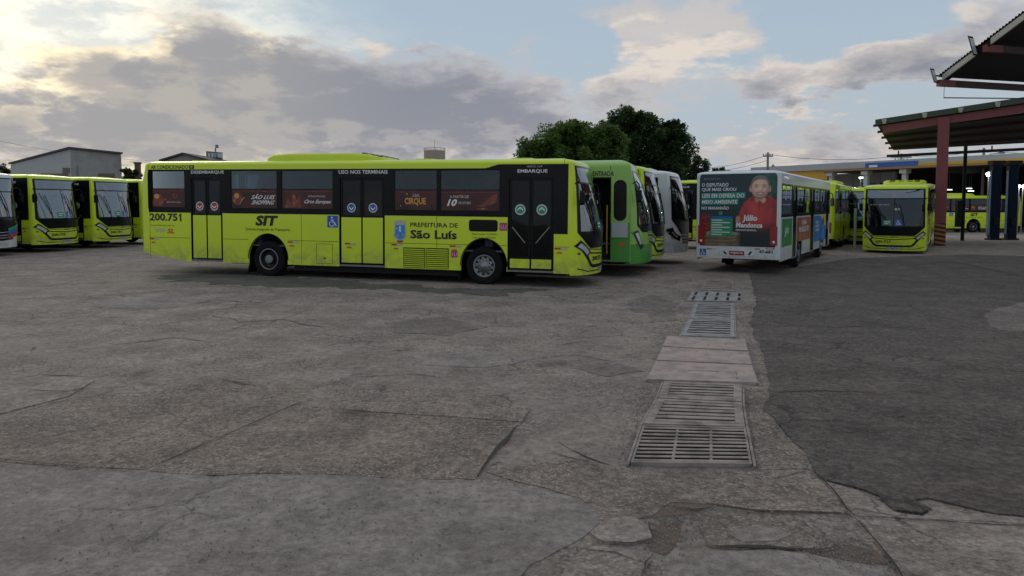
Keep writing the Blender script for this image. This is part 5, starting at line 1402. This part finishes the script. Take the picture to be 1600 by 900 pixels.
def lamp_on_pole(px, py, Y, r, lab, em, head='ball'):
    p = at(px, py, Y); gz = G(p.x, p.y); rt = empty('lamp_post', (p.x, p.y, gz), 0, lab, 'lamp', 'lit lamps of the depot'); z = p.z - gz
    m = MB(); m.tube([(.06, 0, 0), (.06, 0, z + .1)], .045, 8); m.tube([(.06, 0, z + .1), (0, -.1, z + .12)], .03, 6); m.build('pole', steel, rt)
    m = MB()
    if head == 'ball': m.lathe([(.001, -r), (r * .7, -r * .7), (r, 0), (r * .7, r * .6), (.001, r * .7)], (0, -.12, z), 'z', 14)
    else: m.box(-r * 1.1, r * 1.1, -.2, -.1, z - r * .4, z + r * .4)
    m.build('lamp_head', em, rt)
    l = bpy.data.lights.new('lamp_light', 'POINT'); l.energy = 60 if head == 'ball' else 25; l.shadow_soft_size = .15; l.color = (.92, .97, 1); lo_ = bpy.data.objects.new('lamp_light', l); COL.objects.link(lo_); lo_.parent = rt; lo_.location = (0, -.45, z)
lamp_on_pole(1543.5, 272, 56, .20, 'brightest lit lamp, on a thin pole left of the blue posts', lampm)
lamp_on_pole(1591, 291, 60, .11, 'left one of two small lit lamps right of the blue posts', lampm)
lamp_on_pole(1597, 291, 60.5, .11, 'right one of two small lit lamps right of the blue posts', lampm)
lamp_on_pole(1344, 278, 72, .16, 'lit tube lamp on a white column beyond the facing lime bus', lampm2, 'tube')
for px_, py_, lab in ((1483, 297, 'left of three ceiling lamps seen under the dark shed roof'), (1514, 295, 'middle of three ceiling lamps seen under the dark shed roof'), (1517, 299, 'right of three ceiling lamps seen under the dark shed roof')):
    p = at(px_, py_, 82); rt = empty('ceiling_lamp', p, 0, lab, 'lamp', 'ceiling lamps of the shed')
    m = MB(); m.tube([(0, 0, .08), (0, 0, 5.5 - p.z)], .03, 6); m.build('rod', steel, rt)
    m = MB(); m.prism([(u, v, 0) for u, v in rrect(-.32, .32, -.10, .10, .03)], [(u * .9, v * .8, .08) for u, v in rrect(-.32, .32, -.10, .10, .03)]); m.build('lamp_head', lampm2, rt)
# tall blue posts (lifting columns)
bluep = pmat('dark_blue_enamel', (.003, .010, .026), .5, var=.4, spec=.1)
lift = None
for i, (px_, py_, lab) in enumerate(((1554, 375, 'left of two thick dark blue posts before the depot bus'), (1580.5, 373, 'right of two thick dark blue posts before the depot bus'))):
    k = at(px_, 320, 49.0)
    if lift is None:
        lift = empty('lifting_column', (0, 0, 0))
        m = MB(); m.prism([(u, v, .12) for u, v in rrect(-.30, .30, -.22, .22, .06)], [(u, v, 4.95) for u, v in rrect(-.30, .30, -.22, .22, .06)]); m.build('column', bluep, lift)
        m = MB(); m.box(-.38, .38, -.32, .32, 0, .118); m.build('base', blackm, lift)
        m = MB(); m.box(-.40, .46, -.28, .28, 4.953, 5.25); m.build('motor_cap', blackm, lift)
        m = MB(); m.box(-.34, -.305, -.10, .10, .4, 4.6); m.build('screw_guide', pmat('guide_blue', (.02, .09, .20), .45), lift)
        m = MB(); m.box(-.16, .16, -.30, -.222, 1.0, 1.5); m.build('control_box', blackm, lift); o = lift
    else: o = copy_tree(lift)
    o.location = (k.x, k.y, G(k.x, k.y)); tag(o, lab, 'post', 'dark blue lifting columns')
# white vertical post left of the facing bus
k = at(1337, 320, 37.0); m = MB(); m.tube([(k.x, k.y, G(k.x, k.y)), (k.x, k.y, G(k.x, k.y) + 2.0)], .07, 8); wp = m.build('bollard_pole', colw, None); tag(wp, 'slim white pole just left of the facing lime bus', 'pole')

# ------------------------------------------------------------------ far things on the left and middle
wallp = pmat('warehouse_plaster', (.33, .32, .31), .85, var=.14, scale=.4, col2=(.24, .225, .21), bump=.15); rooft = pmat('dark_roof', (.06, .055, .055), .7, var=.3); stainm = pmat('brown_damp_stain', (.16, .12, .095), .9, var=.4, scale=2)
gable_wall = pmat('pale_gable_wall', (.42, .42, .42), .85, var=.1, scale=.5)
D0 = 90.0
kc = at(113, 320, D0); kr = at(190, 320, D0 * 1.065); kl = at(19, 320, D0 * 1.065)
wh = empty('warehouse', (kc.x, kc.y, 0), 0, 'old grey plaster warehouse behind the left row of buses', 'building')
def wl(name, pts, mat, par=wh): m = MB(); m.prism([Vector(p) - wh.location for p in pts[0]], [Vector(p) - wh.location for p in pts[1]]); return m.build(name, mat, par)
zc, zr_, zl_ = at(113, 233, D0).z, at(190, 241, kr.y).z, at(19, 257, kl.y).z
def off(p, d): return Vector((p[0], p[1] + d, p[2]))
c0 = [Vector((kc.x, kc.y, 0)), Vector((kr.x, kr.y, 0)), Vector((kr.x, kr.y, zr_)), Vector((kc.x, kc.y, zc))]
wl('wall', (c0, [off(p, .3) for p in c0]), wallp)
bk = Vector((kl.x + kr.x - kc.x, kl.y + kr.y - kc.y, 0))
c0 = [Vector((kl.x, kl.y, 0)), Vector((kc.x - .01, kc.y, 0)), Vector((kc.x - .01, kc.y, zc)), Vector((kl.x, kl.y, zl_))]
wl('wall', (c0, [off(p, .3) for p in c0]), gable_wall)
rp_ = [Vector((kl.x - .3, kl.y, zl_ + .02)), Vector((kc.x, kc.y - .35, zc + .05)), Vector((kr.x + .5, kr.y - .2, zr_ + .02)), Vector((bk.x, bk.y, zr_ - .6))]
wl('roof', (rp_, [p + Vector((0, 0, .22)) for p in rp_]), rooft)
def onwall(px0, px1, py0, py1, a_, b_, mat, name, d=.06):
    def P(px, py):
        k = (px - 800) / FPX; t = (k * a_.y - a_.x) / ((b_.x - a_.x) - k * (b_.y - a_.y)); x, y = a_.x + (b_.x - a_.x) * t, a_.y + (b_.y - a_.y) * t
        return Vector((x, y, at(px, py, y).z))
    c0 = [P(px0, py1), P(px1, py1), P(px1, py0), P(px0, py0)]
    return wl(name, ([off(p, -d) for p in c0], [off(p, .02) for p in c0]), mat)
onwall(156, 182, 271, 284, kc, kr, stainm, 'broken_opening', .03); onwall(124.5, 126, 258, 284, kc, kr, steel, 'downpipe', .12)
onwall(66, 110, 271, 284, kl, kc, stainm, 'broken_opening', .03); onwall(101, 115 - 2.2, 262, 271, kl, kc, stainm, 'damp_patch', .02); onwall(138, 146, 276, 283, kc, kr, steel, 'vent', .05)

def gable(px0, px1, apx, ay, ey, Y, lab):
    a_, b_, c = at(px0, ey, Y), at(px1, ey, Y), at(apx, ay, Y + 1); rt = empty('house', ((a_.x + b_.x) / 2, Y, 0), 0, lab, 'house'); L = rt.location
    q1 = [Vector((a_.x, Y, 0)), Vector((b_.x, Y, 0)), Vector((b_.x, Y, b_.z)), Vector((apx and c.x, Y, c.z)), Vector((a_.x, Y, a_.z))]
    m = MB(); m.prism([p - L for p in q1], [p - L + Vector((0, 9, 0)) for p in q1]); m.build('wall', wallp, rt)
    for e, s_ in ((a_, -1), (b_, 1)):
        d_ = Vector((e.x + s_ * .5 - c.x, 0, (e.z - c.z) * 1.12)); p0 = Vector((c.x, Y - .5, c.z + .18)); m = MB()
        r4 = [p0, p0 + d_, p0 + d_ + Vector((0, 10, 0)), p0 + Vector((0, 10, 0))]; m.prism([p - L for p in r4], [p - L - Vector((0, 0, .16)) for p in r4]); m.build('roof', rooft, rt)
gable(258, 322, 294, 242, 251, 85, 'house with a low dark gable roof just above the tail of the big lime bus')
# roof-top frame with pale openings and mast
k0, k1 = at(322, 236, 92), at(346, 238, 93); rt = empty('rooftop_sign', ((k0.x + k1.x) / 2, 92, 0), 0, 'small grey rooftop frame with white openings and a mast beside the dark gable', 'frame'); L = rt.location
m = MB(); q1 = [Vector((k0.x, k0.y, 5)), Vector((k1.x, k1.y, 5)), Vector((k1.x, k1.y, k1.z)), Vector((k0.x, k0.y, k0.z))]; m.prism([p - L for p in q1], [p - L + Vector((0, .4, 0)) for p in q1]); m.build('frame', pmat('frame_grey', (.17, .17, .19), .7), rt)
for px_ in (326, 331.5, 336, 341.5):
    p = at(px_, 242.5, 91.8) - L; m = MB(); m.box(p.x - .13, p.x + .13, -.14, -.02 + (px_ - 322) / 24, p.z - .28, p.z + .25); m.build('opening', colw if px_ != 336 else greyw, rt)
p = at(335, 226, 92.3) - L; m = MB(); m.tube([(p.x, .6, -0), (p.x, .6, p.z - .4)], .09, 6); m.box(p.x + .02, p.x + .35, .5, .7, p.z - .4, p.z); m.build('mast', steel, rt)
m = MB(); m.box(k0.x - L.x, k1.x - L.x, .05, 2.5, 0, 5.0); m.build('block', wallp, rt)
# water tank
tk = at(679, 250, 112); rt = empty('water_tank', (tk.x, tk.y, 0), 0, 'round tan water tank with a railing showing above the big lime bus', 'water tank')
tan = pmat('tank_tan', (.37, .29, .23), .8, var=.12, scale=.6); zt_ = at(679, 235.5, 112).z
m = MB(); m.lathe([(1.15, 0), (1.15, zt_ - 2.4), (1.62, zt_ - 2.2), (1.62, zt_), (.001, zt_ + .05)], (0, 0, 0), 'z', 28); m.build('tank', tan, rt, False)
m = MB()
for k in range(14): a_ = 2 * math.pi * k / 14; m.tube([(1.6 * math.cos(a_), 1.6 * math.sin(a_), zt_), (1.6 * math.cos(a_), 1.6 * math.sin(a_), zt_ + .35)], .03, 5)
m.tube([(1.6 * math.cos(R(t)), 1.6 * math.sin(R(t)), zt_ + .35) for t in range(0, 361, 15)], .03, 5)
m.tube([(0, 0, zt_), (0, 0, zt_ + 1.5)], .03, 5); m.build('railing', steel, rt)

# ------------------------------------------------------------------ trees
bark = pmat('bark', (.07, .055, .04), .9, var=.3, scale=6, bump=.5)
def leafmat(name, c):
    m = bpy.data.materials.new(name); m.use_nodes = True; t = m.node_tree; q = NG(t); p = t.nodes['Principled BSDF']
    pos = t.nodes.new('ShaderNodeNewGeometry'); oi = q.noise(pos.outputs['Position'], .9, 4, .6)
    cc = q.mix(q.smooth(oi, .35, .65), tuple(v * .65 for v in c), tuple(v * 1.35 for v in c)); t.links.new(cc, p.inputs['Base Color']); p.inputs['Roughness'].default_value = .55
    p.inputs['Specular IOR Level'].default_value = .3
    tl = t.nodes.new('ShaderNodeBsdfTranslucent'); t.links.new(q.mix(1.0, cc, (1.5, 1.6, .8), 'MULTIPLY'), tl.inputs[0]); mx = t.nodes.new('ShaderNodeMixShader'); mx.inputs[0].default_value = .4
    t.links.new(p.outputs[0], mx.inputs[1]); t.links.new(tl.outputs[0], mx.inputs[2]); t.links.new(mx.outputs[0], t.nodes['Material Output'].inputs[0])
    MATS[name] = m; return m
leafA, leafB, leafC = leafmat('leaf_mid_green', (.092, .142, .046)), leafmat('leaf_dark_green', (.048, .080, .034)), leafmat('leaf_grey_green', (.05, .075, .035))
def tree(lab, clumps, Y, lm, n, size, seed, group=None):
    """clumps: (px, py, rx px, ry px, depth shift) ellipsoids of foliage measured on the picture"""
    r = random.Random(seed); sc = Y / FPX
    cs = []
    for px, py, rx, ry, dy in clumps: p = at(px, py, Y + dy); cs.append((p, rx * sc, ry * sc, rx * sc * .9))
    base = Vector((sum(c[0].x for c in cs) / len(cs), Y, 0)); base.z = G(base.x, base.y)
    rt = empty('tree', base, 0, lab, 'tree', group)
    m = MB(); zc_ = min(c[0].z for c in cs)
    m.tube([(0, 0, -.1), (.1, 0, zc_ * .35), (-.05, .1, zc_ * .7)], [.34, .27, .22], 10)
    for c in cs: e = c[0] - base; m.tube([(-.05, .1, zc_ * .68), (e.x * .45, e.y * .45, zc_ * .7 + (e.z - zc_ * .7) * .6), tuple(e)], [.17, .10, .03], 7)
    m.build('trunk', bark, rt, True)
    m = MB(); tot = sum(c[1] * c[2] for c in cs)
    for c, rx, rz, ry in cs:
        k = int(n * rx * rz / tot); sub = []
        for _ in range(max(7, int(16 + rx * rz * 5))):
            v = Vector((r.gauss(0, 1), r.gauss(0, 1), r.gauss(0, 1))).normalized() * r.uniform(.45, 1.0); sub.append(Vector((v.x * rx, v.y * ry, v.z * rz)))
        for _ in range(k):
            s_ = r.choice(sub); rad = min(rx, rz) * .42
            v = Vector((r.gauss(0, 1), r.gauss(0, 1), r.gauss(0, 1))).normalized() * (r.random() ** .4) * rad
            p = c - base + s_ + v; sz = size * r.uniform(.6, 1.25)
            a_ = Vector((r.gauss(0, 1), r.gauss(0, 1), r.gauss(0, .5))).normalized(); b_ = a_.cross(Vector((r.gauss(0, .6), r.gauss(0, .6), 1)).normalized())
            if b_.length < .1: continue
            b_.normalize(); m.poly([p - a_ * sz, p - b_ * sz * .45, p + a_ * sz * .9, p + b_ * sz * .45])
    m.build('crown', lm, rt)
    return rt
tree('broad round green tree behind the nose of the big lime bus', [(858, 232, 42, 34, 0), (900, 222, 48, 32, .5), (945, 240, 40, 34, 0), (840, 250, 32, 28, -.5), (900, 258, 60, 26, -.6), (962, 262, 24, 22, 0), (925, 222, 40, 30, .2), (880, 215, 36, 24, .3), (830, 240, 24, 26, 0), (905, 205, 30, 16, .3), (950, 228, 34, 22, 0)], 47, leafA, 52000, .125, 1)
tree('taller dark green tree right of the round green tree', [(985, 200, 38, 28, 0), (1005, 190, 26, 18, .5), (1040, 215, 32, 24, 0), (1010, 235, 50, 34, .4), (1058, 250, 30, 36, 0), (960, 205, 28, 20, 1), (1052, 198, 16, 10, 0), (1030, 265, 48, 22, 0)], 55, leafB, 46000, .14, 2)
tree('thin dark tree with gaps just left of the poster bus', [(1092, 258, 16, 14, 0), (1082, 275, 14, 18, 0), (1100, 268, 10, 9, 0)], 50, leafB, 3800, .11, 3)
tree('small far flat-topped tree above the poster bus', [(1122, 267, 16, 5, 0), (1135, 271, 10, 4, 0)], 95, leafC, 2000, .2, 4)
tree('dim tree at the far left edge beside the warehouse', [(4, 268, 14, 10, 0), (16, 276, 8, 8, 0), (-10, 266, 14, 12, 0)], 100, leafC, 2000, .2, 5)
tree('small palm-like dark tree between warehouse and big lime bus', [(205, 270, 14, 8, 0), (198, 278, 8, 6, 0), (213, 276, 8, 8, 0)], 80, leafC, 2000, .17, 6)
k = at(215, 256, 80); m = MB(); m.box(k.x - .25, k.x + .25, 79.8, 80.2, 0, k.z); o = m.build('chimney_stack', pmat('chimney_brown', (.12, .08, .06), .9), None); tag(o, 'dark brown chimney stub beside the small palm-like tree', 'chimney')
m = MB(); m.box(k.x - .32, k.x + .32, 79.74, 80.26, k.z + .002, k.z + .18); m.build('cap', rooft, o)
# far tree line closing the horizon
m = MB(); r = random.Random(11)
for i in range(2600):
    x = r.uniform(-160, 160); y = 185 + r.uniform(-10, 10); hh = 4.6 + 2.2 * mnoise.noise((x * .05, 0, 0)) + 1.0 * mnoise.noise((x * .21, 3, 0)); p = Vector((x, y, r.uniform(-.5, max(.5, hh)))); s = r.uniform(.8, 1.6)
    a_ = Vector((r.gauss(0, 1), r.gauss(0, .4), r.gauss(0, .7))).normalized(); b_ = a_.cross(Vector((0, 1, .3))).normalized(); m.poly([p - a_ * s, p - b_ * s, p + a_ * s, p + b_ * s])
tag(m.build('far_trees', leafC, None), 'low line of distant trees and scrub along the horizon', 'trees', None, 'stuff')

# ------------------------------------------------------------------ poles and wires
conc = pmat('pole_concrete', (.22, .21, .20), .9, var=.1)
def pole(px, py, Y, lab, arms=((0, .8),), lampside=0):
    t = at(px, py, Y); gz = G(t.x, t.y); rt = empty('utility_pole', (t.x, t.y, gz), 0, lab, 'utility pole', 'utility poles'); z = t.z - gz
    m = MB(); m.tube([(0, 0, 0), (0, 0, z)], [.17, .11], 8); m.build('pole', conc, rt)
    for dz, w in arms:
        m = MB(); m.box(-w, w, -.07, .07, z - .45 - dz, z - .32 - dz)
        for u in (-.9, -.4, .4, .9): m.tube([(u * w, 0, z - .32 - dz), (u * w, 0, z - .14 - dz)], .05, 6)
        m.build('crossarm', conc, rt)
    if lampside:
        m = MB(); m.tube([(0, 0, z - 1), (lampside * .7, 0, z - .6), (lampside * 1.5, 0, z - .5)], .04, 6); m.box(*sorted((lampside * 1.4, lampside * 2.0)), -.12, .12, z - .56, z - .42); m.build('lamp_arm', steel, rt)
    return t
p1 = pole(1200, 238, 75, 'dark utility pole rising behind the roof of the poster bus', ((0, .5),))
p2 = pole(1408.5, 240, 80, 'utility pole with a wide crossarm over the blue sign', ((0, 1.1), (.35, .7)))
p3 = pole(1537.5, 231, 72, 'utility pole standing between black post and blue posts', ((0, .5),), 1)
p4 = pole(1208, 257, 90, 'short lamp pole near the left end of the grey fascia', ((0, .2),), 1)
wirem = pmat('wire_black', (.02, .02, .02), .6)
def wire(name, a_, b_, sag, lab, r=.022, n=14):
    m = MB(); m.tube([a_.lerp(b_, i / n) - Vector((0, 0, sag * 4 * (i / n) * (1 - i / n))) for i in range(n + 1)], r, 5); tag(m.build(name, wirem, None), lab, 'wire', 'overhead wires')
up = Vector((0, 0, -.2))
wire('overhead_wire', p1 + up, p2 + up, .5, 'upper overhead wire between the poster bus pole and the blue sign pole')
wire('overhead_wire', p1 + up * 2 - Vector((.4, 0, 0)), at(1085, 262, 100), .4, 'upper wire running left from the poster bus pole to the trees')
wire('overhead_wire', p1 + up * 4, at(1085, 268, 100), .4, 'lower wire running left from the poster bus pole to the trees')
wire('overhead_wire', p2 + up, p3 + up, .3, 'wire between the blue sign pole and the pole behind the black post')
wire('overhead_wire', p3 + up, at(1700, 236, 66), .3, 'wire running off to the right past the blue posts')
wire('overhead_wire', at(-60, 205, 80), at(88, 236, 92), .2, 'thin wire descending to the warehouse roof at the far left', .014)
wire('overhead_wire', at(190, 248, 95), at(262, 251, 85), .1, 'thin wire between the warehouse and the dark gable', .014)
